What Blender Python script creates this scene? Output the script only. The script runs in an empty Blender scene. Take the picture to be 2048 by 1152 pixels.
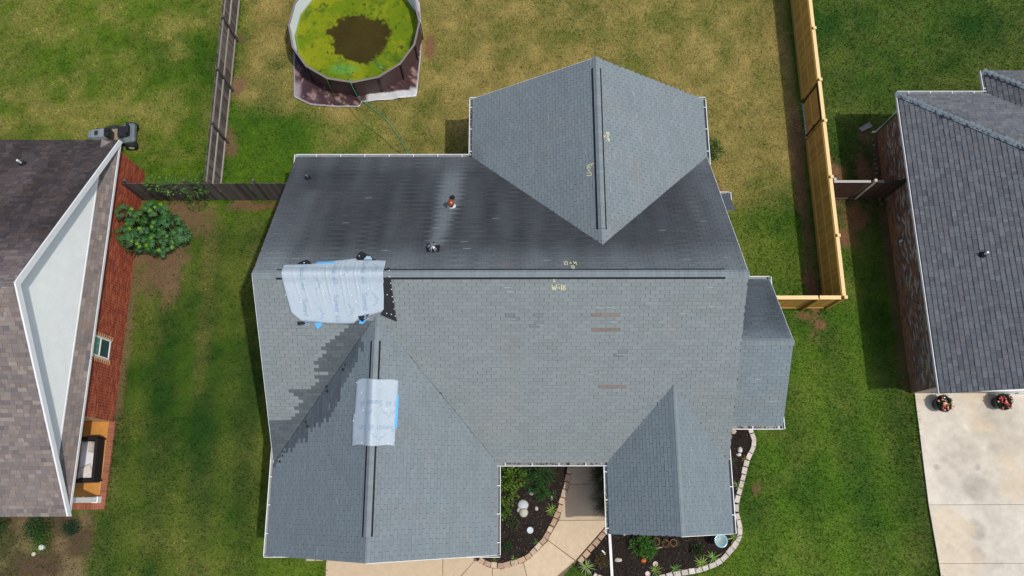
import bpy, math, random
import numpy as np
from mathutils import Vector, Matrix

random.seed(11)
rng = np.random.default_rng(11)
S = bpy.context.scene
C = S.collection

# ------------------------------------------------------------------ camera
def camera():
    cd = bpy.data.cameras.new('camera'); co = bpy.data.objects.new('camera', cd); C.objects.link(co)
    tilt, roll, yaw = 0.2572, 0.0163, -0.0184
    def w(x, y, z):
        c, s = math.cos(roll), math.sin(roll); x, y = c*x - s*y, s*x + c*y
        c, s = math.cos(tilt), math.sin(tilt); X, Y, Z = x, y*c + z*s, y*s - z*c
        c, s = math.cos(yaw), math.sin(yaw); return Vector((c*X - s*Y, s*X + c*Y, Z))
    R, U, F = w(1, 0, 0), w(0, 1, 0), w(0, 0, 1)
    m = Matrix.Identity(4)
    for i in range(3):
        m[i][0], m[i][1], m[i][2] = R[i], U[i], -F[i]
    m.translation = (8.022, -6.620, 29.991)
    co.matrix_world = m
    cd.sensor_fit = 'HORIZONTAL'; cd.sensor_width = 36; cd.lens = 1550.2/2048*36
    cd.clip_start = 0.5; cd.clip_end = 4000
    S.camera = co
camera()
# ------------------------------------------------------------------ sky, sun, exposure
SUN = Vector((0.41, -0.17, 1.0)).normalized()
wd = bpy.data.worlds.new('World'); S.world = wd; wd.use_nodes = True
nt = wd.node_tree; bg = nt.nodes['Background']
sky = nt.nodes.new('ShaderNodeTexSky'); sky.sky_type = 'NISHITA'; sky.sun_disc = False
sky.sun_elevation = math.asin(SUN.z); sky.sun_rotation = math.atan2(SUN.x, SUN.y)
sky.air_density = 1.0; sky.dust_density = 2.5; sky.ozone_density = 1.0
nt.links.new(sky.outputs[0], bg.inputs[0]); bg.inputs[1].default_value = 0.15
sl = bpy.data.lights.new('sun', 'SUN'); sl.energy = 2.6; sl.angle = math.radians(0.9); sl.color = (1.0, 0.965, 0.9)
so = bpy.data.objects.new('sun', sl); C.objects.link(so)
so.rotation_euler = (-SUN).to_track_quat('-Z', 'Y').to_euler(); so.location = (20, -10, 40)
vs = S.view_settings; vs.view_transform = 'Standard'; vs.look = 'None'; vs.gamma = 1.0; vs.exposure = 0.0
S.render.engine = 'CYCLES'

# ------------------------------------------------------------------ helpers
def noise(x, y, sc, seed=0):
    x = np.asarray(x, float)/sc; y = np.asarray(y, float)/sc
    xi = np.floor(x).astype(np.int64); yi = np.floor(y).astype(np.int64)
    fx, fy = x - xi, y - yi; fx = fx*fx*(3 - 2*fx); fy = fy*fy*(3 - 2*fy)
    def h(a, b):
        n = (a*374761393 + b*668265263 + seed*974711) & 0xffffffff
        n = ((n ^ (n >> 13))*1274126177) & 0xffffffff
        return ((n ^ (n >> 16)) & 0xffff)/65535.0
    return (h(xi, yi)*(1-fx) + h(xi+1, yi)*fx)*(1-fy) + (h(xi, yi+1)*(1-fx) + h(xi+1, yi+1)*fx)*fy
def fbm(x, y, sc, seed=0, n=4):
    t = 0; a = 1; s = 0
    for i in range(n):
        t = t + a*noise(x, y, sc, seed+i*17); s += a; a *= .55; sc *= .47
    return t/s
def sst(x, a, b):
    t = np.clip((np.asarray(x, float)-a)/(b-a), 0, 1); return t*t*(3-2*t)
def mixc(a, b, t):
    t = np.asarray(t)[..., None]; return np.asarray(a)*(1-t) + np.asarray(b)*t

MATS = {}
def mat(name, base=(1, 1, 1), rough=.85, scale=12., amt=.15, bump=0., bscale=60., spec=.3, metal=0., stretch=(1, 1, 1), trans=0.):
    if name in MATS: return MATS[name]
    m = bpy.data.materials.new(name); m.use_nodes = True; N = m.node_tree.nodes; L = m.node_tree.links
    b = N['Principled BSDF']; b.inputs['Roughness'].default_value = rough; b.inputs['Metallic'].default_value = metal
    b.inputs['Specular IOR Level'].default_value = spec
    at = N.new('ShaderNodeAttribute'); at.attribute_name = 'Col'
    oi = N.new('ShaderNodeObjectInfo'); ge = N.new('ShaderNodeNewGeometry')
    def mul(a, c):
        q = N.new('ShaderNodeMix'); q.data_type = 'RGBA'; q.blend_type = 'MULTIPLY'; q.inputs[0].default_value = 1
        for k, v in ((6, a), (7, c)):
            if isinstance(v, tuple): q.inputs[k].default_value = v
            else: L.new(v, q.inputs[k])
        return q.outputs[2]
    col = mul(mul(at.outputs['Color'], oi.outputs['Color']), tuple(base)+(1,))
    mp = N.new('ShaderNodeMapping'); mp.inputs['Scale'].default_value = stretch; L.new(ge.outputs['Position'], mp.inputs[0])
    if amt:
        no = N.new('ShaderNodeTexNoise'); no.inputs['Scale'].default_value = scale; no.inputs['Detail'].default_value = 6; no.inputs['Roughness'].default_value = .65
        L.new(mp.outputs[0], no.inputs['Vector'])
        mr = N.new('ShaderNodeMapRange'); mr.inputs[1].default_value = .28; mr.inputs[2].default_value = .72
        mr.inputs[3].default_value = 1-amt; mr.inputs[4].default_value = 1+amt; L.new(no.outputs['Fac'], mr.inputs[0])
        cb = N.new('ShaderNodeCombineColor')
        for k in range(3): L.new(mr.outputs[0], cb.inputs[k])
        col = mul(col, cb.outputs[0])
    L.new(col, b.inputs['Base Color'])
    if bump:
        n2 = N.new('ShaderNodeTexNoise'); n2.inputs['Scale'].default_value = bscale; n2.inputs['Detail'].default_value = 4
        L.new(mp.outputs[0], n2.inputs['Vector'])
        bp = N.new('ShaderNodeBump'); bp.inputs['Strength'].default_value = bump; bp.inputs['Distance'].default_value = .02
        L.new(n2.outputs['Fac'], bp.inputs['Height']); L.new(bp.outputs[0], b.inputs['Normal'])
    if trans:
        b.inputs['Transmission Weight'].default_value = trans
    MATS[name] = m; return m

def link(o, parent=None, inv=True):
    C.objects.link(o)
    if parent is not None:
        o.parent = parent
        if inv and parent.type == 'EMPTY' and parent.get('world_parts'):
            o.matrix_parent_inverse = Matrix.Translation(-Vector(parent['world_parts']))
    return o
def tag(o, label, cat, group=None):
    o['label'] = label; o['category'] = cat
    if group: o['group'] = group
    return o
def thing(name, label, cat, loc=(0, 0, 0), rz=0., world=True, group=None):
    o = bpy.data.objects.new(name, None); C.objects.link(o); o.location = loc; o.rotation_euler = (0, 0, rz)
    o.empty_display_size = .3
    if world: o['world_parts'] = list(loc)
    return tag(o, label, cat, group)

def np_mesh(name, V, F, Cc):
    """V (n,3); F list of index tuples or (m,k) array; Cc (n,3)"""
    me = bpy.data.meshes.new(name); V = np.asarray(V, np.float32)
    if isinstance(F, np.ndarray):
        m, k = F.shape
        me.vertices.add(len(V)); me.vertices.foreach_set('co', V.ravel())
        me.loops.add(m*k); me.loops.foreach_set('vertex_index', F.astype(np.int32).ravel())
        me.polygons.add(m); me.polygons.foreach_set('loop_start', (np.arange(m)*k).astype(np.int32))
        me.update(calc_edges=True)
    else:
        me.from_pydata(V.tolist(), [], F)
    me.shade_flat()
    ca = me.color_attributes.new('Col', 'FLOAT_COLOR', 'POINT')
    cc = np.ones((len(V), 4), np.float32); cc[:, :3] = np.asarray(Cc, np.float32)
    ca.data.foreach_set('color', cc.ravel())
    return me

class MB:
    def __init__(s): s.v = []; s.f = []; s.c = []
    def add(s, vs, fs, c=(1, 1, 1)):
        n = len(s.v); s.v += [tuple(p) for p in vs]
        s.c += [tuple(q) for q in c] if len(c) == len(vs) and not isinstance(c[0], (int, float)) else [tuple(c)]*len(vs)
        s.f += [tuple(i+n for i in f) for f in fs]; return s
    BF = [(0, 3, 2, 1), (4, 5, 6, 7), (0, 1, 5, 4), (1, 2, 6, 5), (2, 3, 7, 6), (3, 0, 4, 7)]
    def box(s, lo, hi, c=(1, 1, 1)):
        a, b = lo, hi
        return s.add([(a[0], a[1], a[2]), (b[0], a[1], a[2]), (b[0], b[1], a[2]), (a[0], b[1], a[2]),
                      (a[0], a[1], b[2]), (b[0], a[1], b[2]), (b[0], b[1], b[2]), (a[0], b[1], b[2])], MB.BF, c)
    def obox(s, ctr, size, R=None, c=(1, 1, 1)):
        R = R or Matrix.Identity(3); ctr = Vector(ctr); h = Vector(size)/2
        P = [(-1, -1, -1), (1, -1, -1), (1, 1, -1), (-1, 1, -1), (-1, -1, 1), (1, -1, 1), (1, 1, 1), (-1, 1, 1)]
        return s.add([ctr + R @ Vector((p[0]*h.x, p[1]*h.y, p[2]*h.z)) for p in P], MB.BF, c)
    def prism(s, poly, z0, z1, c=(1, 1, 1)):
        n = len(poly)
        return s.add([(x, y, z0) for x, y in poly] + [(x, y, z1) for x, y in poly],
                     [tuple(range(n))[::-1], tuple(range(n, 2*n))] + [(i, (i+1) % n, n+(i+1) % n, n+i) for i in range(n)], c)
    def tube(s, path, r, n=8, c=(1, 1, 1)):
        P = [Vector(p) for p in path]; rs = r if isinstance(r, (list, tuple)) else [r]*len(P); vs = []; fs = []
        for i, p in enumerate(P):
            d = (P[min(i+1, len(P)-1)] - P[max(i-1, 0)]).normalized()
            a = d.cross(Vector((0, 0, 1)));  a = a if a.length > .05 else d.cross(Vector((1, 0, 0))); a.normalize(); b = d.cross(a)
            vs += [p + (a*math.cos(t) + b*math.sin(t))*rs[i] for t in [2*math.pi*k/n for k in range(n)]]
        for i in range(len(P)-1):
            fs += [(i*n+k, i*n+(k+1) % n, (i+1)*n+(k+1) % n, (i+1)*n+k) for k in range(n)]
        fs += [tuple(range(n))[::-1], tuple(range((len(P)-1)*n, len(P)*n))]
        return s.add(vs, fs, c)
    def lathe(s, prof, ctr=(0, 0, 0), n=24, R=None, c=(1, 1, 1)):
        R = R or Matrix.Identity(3); ctr = Vector(ctr); vs = []; fs = []; k = len(prof)
        for i in range(n):
            t = 2*math.pi*i/n
            vs += [ctr + R @ Vector((r*math.cos(t), r*math.sin(t), z)) for r, z in prof]
        for i in range(n):
            j = (i+1) % n
            fs += [(i*k+q, j*k+q, j*k+q+1, i*k+q+1) for q in range(k-1)]
        return s.add(vs, fs, c)
    def mesh(s, name): return np_mesh(name, np.array(s.v), s.f, np.array(s.c))
    def build(s, name, m, parent=None, smooth=False, bevel=0., seg=2, M=None):
        me = s.mesh(name); me.materials.append(m)
        if smooth: me.polygons.foreach_set('use_smooth', [True]*len(me.polygons))
        o = bpy.data.objects.new(name, me); link(o, parent)
        if M is not None: o.matrix_basis = M
        if bevel:
            b = o.modifiers.new('bevel', 'BEVEL'); b.width = bevel; b.segments = seg; b.limit_method = 'ANGLE'
        return o
def inst(name, me, parent, M, color=None):
    o = bpy.data.objects.new(name, me); link(o, parent); o.matrix_basis = M
    if color is not None: o.color = (float(color[0]), float(color[1]), float(color[2]), 1)
    return o
def structure(o): o['kind'] = 'structure'; return o
def RZ(a): return Matrix.Rotation(a, 3, 'Z')
def frame(o, U, V, N):
    m = Matrix.Identity(4)
    for i in range(3): m[i][0], m[i][1], m[i][2], m[i][3] = U[i], V[i], N[i], o[i]
    return m
CAM = np.array([8.022, -6.62, 29.99])

# ------------------------------------------------------------------ materials
M_SHING = mat('asphalt_shingle', rough=.95, scale=45, amt=.13, bump=.25, bscale=260, spec=.15)
M_DECK = mat('roof_felt', (.05, .055, .06), rough=.95, amt=.2)
M_WHITE = mat('white_paint', (.80, .81, .80), rough=.45, scale=3, amt=.05)
M_GUT = mat('gutter_metal', (.74, .75, .74), rough=.4, scale=5, amt=.12)
M_BRICK = mat('brick', rough=.9, scale=40, amt=.22, bump=.3, bscale=150)
M_MORTAR = mat('mortar', rough=.95, scale=60, amt=.15)
M_BLACK = mat('black_vent', (.012, .012, .014), rough=.8, amt=.1)
M_METAL = mat('galvanised', (.55, .57, .6), rough=.35, metal=.8, amt=.2, scale=20)
M_WOODN = mat('new_cedar', rough=.75, scale=9, amt=.16, stretch=(6, 6, .6), bump=.1, bscale=40)
M_WOODO = mat('weathered_wood', rough=.9, scale=10, amt=.3, stretch=(6, 6, .6), bump=.2, bscale=50)
M_LEAF = mat('leaf', rough=.55, scale=30, amt=.12, spec=.35)
M_CONC = mat('concrete', rough=.9, scale=4.5, amt=.09, bump=.12, bscale=120, spec=.2)
M_TARP = mat('underlayment_sheet', rough=.55, scale=8, amt=.05, bump=.1, bscale=30, spec=.4)
M_PRINT = mat('print', rough=.7, amt=.1)
M_STONE = mat('edging_stone', rough=.9, scale=14, amt=.2, bump=.35, bscale=60)
M_PLAST = mat('plastic', rough=.4, amt=.05, spec=.5)
M_RUB = mat('rubber', (.015, .015, .015), rough=.8, amt=.1)
M_GRASS = mat('grass', rough=.9, scale=30, amt=.0, spec=.04)
M_SOIL = mat('lawn_soil', rough=.95, scale=22, amt=.28, bump=.6, bscale=45)
M_MULCH = mat('mulch', rough=.95, scale=30, amt=.4, bump=.8, bscale=50)
M_FAB = mat('fabric', rough=.9, scale=25, amt=.06, bump=.15, bscale=120)
M_GLASS = mat('window_glass', (.05, .1, .1), rough=.08, amt=.25, scale=1.2, spec=.6)

# ------------------------------------------------------------------ ground
def ground_mix(x, y):
    """dryness, dirt, tint noise of the lawn at a place"""
    wx = x + 1.3*(fbm(x, y, 3., 5)-.5); wy = y + 1.3*(fbm(x, y, 3., 9)-.5)
    n1 = fbm(x, y, 2.2, 21); n2 = fbm(x, y, .7, 33); n3 = fbm(x, y, 5., 41)
    dry = .14 + .3*(n1-.5) + .22*(n2-.5)
    lb = sst(-x, 3.7, 4.0)*sst(wy, 4.7, 5.6)
    dlb = .17 + .95*(n1-.5) + .75*(n2-.5) + .12*sst(-wx, 9, 13)
    dry = dry*(1-lb) + dlb*lb
    cb = sst(wx, -4.1, -3.6)*sst(-x, -20.5, -20.2)*sst(wy, 4.2, 5.2)
    dcb = .82 + .75*(n1-.5) + .65*(n2-.5) - .35*sst(-wx, -1, 3.)*(1-sst(wx, -3.6, -3.0))
    dcb = dcb - .60*sst(-wx, -.6, 1.0)*sst(-wy, -10.2, -8.6) - .50*sst(-wx, -4.2, -1.5)*sst(-wy, -9.4, -8.0)
    dcb = dcb - .25*sst(wx, 15.5, 17)*sst(-wy, -6.8, -5.8)
    dry = dry*(1-cb) + dcb*cb
    gr = sst(wx, 15.3, 15.8)*sst(-x, -20.6, -20.3)*sst(-wy, -3.4, -2.9)*sst(wy, -1, .5)
    dry = dry*(1-gr) + (.12+.3*(n1-.4))*gr
    lfd = sst(-x, .3, .9)*sst(-y, -4.6, -4.0); dry = dry + lfd*(-.02 + .22*(n1-.45) + .20*sst(-np.abs(x+4.05-.25*(n3-.5)*4), -.5, -.1)*sst(y, -4, -1))
    # dirt
    def blob(cx, cy, rx, ry, k=.5):
        d = np.hypot((x-cx)/rx, (y-cy)/ry) + .9*(fbm(x, y, .9, 77)-.5)+1.1*(fbm(x, y, .35, 78)-.5); return sst(-d, -1.1, -.9+k)
    dirt = np.zeros_like(dry)
    for b in ((-6.1, 2.6, 1.2, 2.2), (-5.0, 4.3, 1.7, .95), (-2.2, 4.75, 2.2, .35), (20.25, 6.5, .35, 4.), (20.2, 1.5, .35, 2.),
              (21.4, 5.9, .8, 1.2), (22.3, 4.2, .8, .8), (19.7, .15, .4, .25), (20.35, -.25, .3, .18), (22.9, 6., .5, 2.),
              (16.6, 5.2, .5, .6), (-3.6, 7.7, .35, .8), (-3.6, 10.3, .35, .6), (-3.6, 12.6, .3, .5), (4.6, 12.2, .3, .7), (16.4, 5.9, .3, .4), (17.3, -6.6, .18, .2), (21.8, 3.4, .6, .6)):
        dirt = np.maximum(dirt, blob(*b))
    # thin bare strip beside the left house and along the drives
    dirt = np.maximum(dirt, .8*sst(-np.abs(x+6.95), -.18, -.05)*sst(-y, -6, -5)*sst(y, -4.5, -3.5))
    dirt = np.maximum(dirt, .8*sst(-np.abs(x-23.45), -.3, -.1)*sst(y, -3.2, -2.5)*sst(-y, -8.2, -7.8))
    # shrub bed in front of the left house
    bed = sst(-wx, 7.1, 7.5)*sst(-wy, 7.2, 7.5)
    return np.clip(dry, 0, 1), dirt, bed, n1, n2, n3
GREEN_D = np.array((.030, .098, .006)); GREEN_B = np.array((.125, .225, .008)); STRAW = np.array((.40, .315, .095)); STRAW_D = np.array((.17, .135, .036))
DIRT = np.array((.165, .082, .042)); BEDC = np.array((.085, .052, .030))
def lawn_green(x, y, n1, n3):
    t = np.clip(.40 + 1.0*(n3-.5) + .7*(n1-.5) + .55*(fbm(x, y, .45, 55)-.5), 0, 1)
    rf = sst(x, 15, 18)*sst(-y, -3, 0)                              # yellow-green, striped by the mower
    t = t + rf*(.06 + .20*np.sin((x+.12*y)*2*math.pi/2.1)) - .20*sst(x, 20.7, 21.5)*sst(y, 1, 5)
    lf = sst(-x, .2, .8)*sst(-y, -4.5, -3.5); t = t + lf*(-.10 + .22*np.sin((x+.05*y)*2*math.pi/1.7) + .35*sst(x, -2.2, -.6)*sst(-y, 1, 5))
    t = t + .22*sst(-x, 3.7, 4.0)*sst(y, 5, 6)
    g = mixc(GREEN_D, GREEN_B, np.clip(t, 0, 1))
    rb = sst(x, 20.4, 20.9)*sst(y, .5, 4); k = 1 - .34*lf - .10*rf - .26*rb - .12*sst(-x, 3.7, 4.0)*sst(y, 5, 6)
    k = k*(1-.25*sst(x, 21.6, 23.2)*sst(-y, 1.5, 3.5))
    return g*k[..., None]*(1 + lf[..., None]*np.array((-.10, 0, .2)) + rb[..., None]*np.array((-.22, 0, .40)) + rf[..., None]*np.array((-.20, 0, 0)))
def ground_colour(x, y):
    dry, dirt, bed, n1, n2, n3 = ground_mix(x, y)
    c = mixc(lawn_green(x, y, n1, n3)*.75, mixc(STRAW_D, STRAW*.8, n2), dry)
    red = mixc(DIRT, np.array((.13, .085, .05)), sst(-x, 2, 4)*.6)
    c = mixc(c, red*(.65+.7*n2)[..., None], dirt*.92)
    c = mixc(c, mixc(BEDC, np.array((.17, .12, .06)), sst(n2, .45, .7)), bed*(.55+.45*sst(n1, .35, .6)))
    return c

def axis(lo, hi, step, far):
    a = np.arange(lo, hi+step/2, step)
    return np.concatenate(([-far, -far/6, lo-30, lo-6], a, [hi+6, hi+30, far/6, far]))
gx = axis(-20, 36, .16, 1500.); gy = axis(-16, 22, .16, 1500.)
GX, GY = np.meshgrid(gx, gy); gz = .02*(fbm(GX, GY, 1.1, 3)-.5)*2
idx = np.arange(GX.size).reshape(GX.shape)
gf = np.stack([idx[:-1, :-1], idx[:-1, 1:], idx[1:, 1:], idx[1:, :-1]], -1).reshape(-1, 4)
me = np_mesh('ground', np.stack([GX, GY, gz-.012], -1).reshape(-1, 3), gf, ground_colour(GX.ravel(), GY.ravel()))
me.materials.append(M_SOIL); me.polygons.foreach_set('use_smooth', [True]*len(me.polygons))
structure(link(bpy.data.objects.new('ground', me)))

# outlines on the ground (world metres)
WALK_L = [(10.43, -4.4), (10.43, -5.72), (10.30, -6.34), (9.99, -7.31), (9.47, -8.31), (8.82, -8.97), (8.43, -9.17), (7.79, -9.34), (7.24, -9.27), (6.88, -9.07), (6.69, -8.6)]
WALK_R = [(11.95, -4.4), (11.95, -7.5), (11.61, -7.85), (10.45, -9.09), (9.74, -9.62), (9.0, -10.6), (8.6, -12.5)]
BED_R = [(17.3, -4.2), (17.42, -4.64), (17.46, -4.83), (17.38, -5.05), (17.09, -5.57), (16.92, -6.12), (16.63, -6.94), (16.54, -7.3), (16.61, -7.62), (16.66, -7.92), (16.61, -8.33), (16.28, -8.76), (15.75, -9.23), (15.0, -9.49), (13.9, -9.66), (12.6, -9.95), (11.6, -9.9), (11.05, -9.62), (10.42, -9.2)]
def inpoly(x, y, P):
    r = np.zeros(x.shape, bool); n = len(P)
    for i in range(n):
        (x1, y1), (x2, y2) = P[i], P[(i+1) % n]
        if y1 == y2: continue
        k = ((y1 > y) != (y2 > y)) & (x < (x2-x1)*(y-y1)/(y2-y1)+x1); r ^= k
    return r
BED_LEFT_POLY = [(7.2, -4.4)] + WALK_L[:-1] + [(6.7, -8.6), (7.2, -8.4)]
BED_RIGHT_POLY = BED_R + [(11.72, -7.75), (11.9, -4.4), (15.5, -4.2)]
DRIVE_POLY = [(1.34, -8.2), (6.75, -8.2), (6.69, -8.6)] + WALK_L[::-1][1:6] + [(8.82, -8.97), (10.4, -9.15), (9.0, -10.6), (8.6, -16), (1.4, -16)]
RDRIVE = [(23.70, -2.9), (23.64, -6.6), (23.77, -9.64), (23.9, -16), (36, -16), (36, -2.9)]

# ------------------------------------------------------------------ grass blades
def grass():
    n = 760000
    x = rng.uniform(-17, 34, n); y = rng.uniform(-12.5, 17.5, n)
    k = np.ones(n, bool)
    for P in (BED_LEFT_POLY, BED_RIGHT_POLY, DRIVE_POLY, RDRIVE, WALK_L + WALK_R[::-1]): k &= ~inpoly(x, y, P)
    k &= ~((x > .4) & (x < 15.3) & (y > -5.3) & (y < 5.3)); k &= ~((x > .4) & (x < 7.3) & (y > -8.4) & (y < 0))
    k &= ~((x > 7.1) & (x < 15.2) & (y > 0) & (y < 7.7)); k &= ~((x > 11.7) & (x < 15.2) & (y < 0) & (y > -7.7)); k &= ~((x > 15) & (x < 17.4) & (y > -4.1) & (y < .6))
    k &= ~((x < -7.0) & (y > -7.3) & (y < 6.3)); k &= ~((x > 23.6) & (y > -3) & (y < 8)); k &= ~(np.hypot(x-1.55, y-12.45) < 2.75)
    x, y = x[k], y[k]
    dry, dirt, bed, n1, n2, n3 = ground_mix(x, y)
    k = rng.random(len(x)) > np.maximum(dirt*.80, bed*.55)
    x, y, dry, n1, n2, n3, bed = (a[k] for a in (x, y, dry, n1, n2, n3, bed)); n = len(x)
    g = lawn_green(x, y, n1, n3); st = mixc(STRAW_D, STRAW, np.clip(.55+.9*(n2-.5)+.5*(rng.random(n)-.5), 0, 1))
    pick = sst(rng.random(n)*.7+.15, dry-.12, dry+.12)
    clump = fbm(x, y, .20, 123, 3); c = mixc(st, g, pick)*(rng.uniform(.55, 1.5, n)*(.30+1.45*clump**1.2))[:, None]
    c[:, 0] *= rng.uniform(.85, 1.25, n)
    long_ = np.zeros(n)
    for (xa, ya, xb, yb, w) in ((-3.84, 5.1, -3.84, 17.4, .16), (-7.0, 5.0, .4, 5.0, .16), (20.68, .5, 20.68, 17.4, .14), (23.62, -3., 23.85, -12., .09), (20.8, 5.06, 23.5, 5.06, .15), (17.4, .36, 20.6, .36, .12), (-6.93, -7.2, -6.93, -4., .10), (1.3, -9., 1.3, -12, .07)):
        dx, dy = xb-xa, yb-ya; t = np.clip(((x-xa)*dx+(y-ya)*dy)/(dx*dx+dy*dy), 0, 1); long_ = np.maximum(long_, sst(-np.hypot(x-xa-t*dx, y-ya-t*dy), -w, -w*.3))
    for P in (BED_R, WALK_L):
        for (xa, ya), (xb, yb) in zip(P[:-1], P[1:]):
            dx, dy = xb-xa, yb-ya; t = np.clip(((x-xa)*dx+(y-ya)*dy)/(dx*dx+dy*dy), 0, 1); long_ = np.maximum(long_, .7*sst(-np.hypot(x-xa-t*dx, y-ya-t*dy), -.1, -.04))
    a = rng.uniform(0, 2*math.pi, n); L = rng.uniform(.04, .095, n)*(1.15-.35*dry)*(1+1.6*long_); wd_ = rng.uniform(.006, .016, n); lean = rng.uniform(.25, 1.1, n)
    dx, dy = np.cos(a), np.sin(a); P = np.zeros((n, 3, 3))
    P[:, 0] = np.stack([x-dy*wd_, y+dx*wd_, np.full(n, -.005)], -1); P[:, 1] = np.stack([x+dy*wd_, y-dx*wd_, np.full(n, -.005)], -1)
    P[:, 2] = np.stack([x+dx*L*np.sin(lean), y+dy*L*np.sin(lean), L*np.cos(lean)+.012], -1)
    me = np_mesh('grass', P.reshape(-1, 3), np.arange(3*n).reshape(n, 3), np.repeat(c, 3, 0)); me.materials.append(M_GRASS)
    o = link(bpy.data.objects.new('grass', me)); o['kind'] = 'stuff'
    tag(o, 'short mown lawn grass, part green and part straw coloured, covering all the yards', 'grass')
grass()

# ------------------------------------------------------------------ paving
TAN = (.55, .43, .29)
def lerp(a, b, t): return (a[0]+(b[0]-a[0])*t, a[1]+(b[1]-a[1])*t)
def shrink(P, d):
    cx = sum(p[0] for p in P)/len(P); cy = sum(p[1] for p in P)/len(P); r = []
    for x, y in P:
        L = math.hypot(x-cx, y-cy); r.append((x-(x-cx)/L*d, y-(y-cy)/L*d))
    return r
walk = MB().prism([(10.3, -4.3), (12.0, -4.3), (12.0, -7.6), (9.0, -10.6), (8.6, -16), (1.34, -16), (1.34, -7.9), (6.6, -7.9), (6.9, -9.0), (7.8, -9.3), (8.8, -8.9), (9.9, -7.3), (10.35, -6.)], -.1, .012, (.17, .12, .08)).build('front_walk', M_CONC); structure(walk)
for i, P in enumerate([
    [(10.44, -4.4), (11.95, -4.4), (11.95, -6.33), (10.30, -6.34)],
    [(10.30, -6.36), (11.95, -6.35), (11.95, -7.5), (11.82, -7.63), (9.89, -7.64), (9.99, -7.31)],
    [(9.88, -7.66), (11.80, -7.65), (11.61, -7.85), (10.46, -9.05), (10.40, -9.0), (9.50, -8.36), (9.47, -8.31)],
    [(9.47, -8.37), (10.44, -9.07), (9.74, -9.62), (8.98, -10.6), (8.95, -10.6), (8.57, -9.12), (8.82, -8.97)],
    [(8.55, -9.14), (8.93, -10.6), (8.6, -11.2), (7.45, -11.2), (7.43, -9.31), (7.79, -9.34), (8.43, -9.17)],
    [(7.41, -9.31), (7.43, -11.2), (6.0, -11.2), (6.0, -9.9), (6.78, -9.06), (6.88, -9.07), (7.24, -9.27)],
    [(5.62, -8.0), (6.6, -8.0), (6.69, -8.6), (6.74, -9.08), (5.98, -9.87), (5.62, -9.87)],
    [(1.36, -8.0), (5.60, -8.0), (5.60, -9.87), (1.36, -9.87)],
    [(1.36, -9.89), (5.98, -9.89), (5.98, -13), (1.36, -13)]]):
    sl_ = MB().prism(P, 0., .04, tuple(np.array(TAN)*rng.uniform(.93, 1.05))).build('slab', M_CONC, walk)
rd = MB().prism([(23.72, -2.95), (23.66, -6.6), (23.79, -9.64), (23.9, -16), (36, -16), (36, -2.95)], -.1, .012, (.2, .18, .15)).build('driveway', M_CONC); structure(rd)
CONC = np.array((.60, .545, .45))
ys = [-2.96, -7.13, -9.20, -16]
def rdx(y): return np.interp(-y, [2.96, 6.6, 9.64, 16], [23.71, 23.65, 23.78, 23.9])
for (y0, y1) in zip(ys[:-1], ys[1:]):
    for (xa, xb) in ((None, 36),):
        if y1 < -9.3 or y1 < -2.9:
            l0 = rdx(y0-.005) if xa is None else xa; l1 = rdx(y1+.005) if xa is None else xa
            # a slab is a fine grid so that its stains have a shape of their own
            nu, nv = (150, 110); U, W = np.meshgrid(np.linspace(0, 1, nu), np.linspace(0, 1, nv)); X = (l0+(l1-l0)*W)*(1-U)+xb*U; Y = (y0-.006)+(y1-y0+.012)*W
            f = fbm(X, Y, 2.0, 5); st = np.zeros_like(X)
            for (sx, sy, r, a) in ((24.14, -5.77, .13, .28), (25.69, -5.78, .14, .28), (24.16, -8.59, .12, .25), (25.5, -6.5, .55, .20), (25.35, -8.0, .40, .22), (25.2, -8.9, .3, .2), (26.9, -4.2, 1.3, .13), (25.1, -5.2, .9, .12)):
                st = np.maximum(st, a*sst(-np.hypot(X-sx, (Y-sy))/r-.5*(fbm(X, Y, .3, 8)-.5), -1.1, -.6))
            cc = CONC*(1-.6*np.clip(f-.50, 0, 1)-.25*(fbm(X, Y, .25, 25)-.5)-st)[..., None]; cc = mixc(cc, CONC*np.array((.98, .86, .70)), .55*sst(fbm(X, Y, 1.3, 15), .48, .72))
            I = np.arange(X.size).reshape(X.shape); F = np.stack([I[:-1, :-1], I[1:, :-1], I[1:, 1:], I[:-1, 1:]], -1).reshape(-1, 4)[:, ::-1]
            m_ = np_mesh('slab', np.stack([X, Y, np.full(X.shape, .045)], -1).reshape(-1, 3), F, cc.reshape(-1, 3)); m_.materials.append(M_CONC)
            o = bpy.data.objects.new('slab', m_); link(o, rd)
            so_ = o.modifiers.new('thick', 'SOLIDIFY'); so_.thickness = .035; so_.offset = -1
# cracks in the right driveway
for pth in ([(23.8, -7.10), (24.0, -7.13), (24.3, -7.12), (24.8, -7.09), (25.3, -7.11)], [(25.66, -6.9), (25.72, -7.3), (25.69, -7.6), (25.78, -7.95)]):
    b = MB()
    for (p, q) in zip(pth[:-1], pth[1:]):
        d = Vector((q[0]-p[0], q[1]-p[1])); n_ = Vector((-d.y, d.x)).normalized()*.009
        b.add([(p[0]-n_.x, p[1]-n_.y, .049), (q[0]-n_.x, q[1]-n_.y, .049), (q[0]+n_.x, q[1]+n_.y, .049), (p[0]+n_.x, p[1]+n_.y, .049)], [(0, 1, 2, 3)], (.12, .10, .085))
    b.build('crack', M_CONC, rd)

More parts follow.
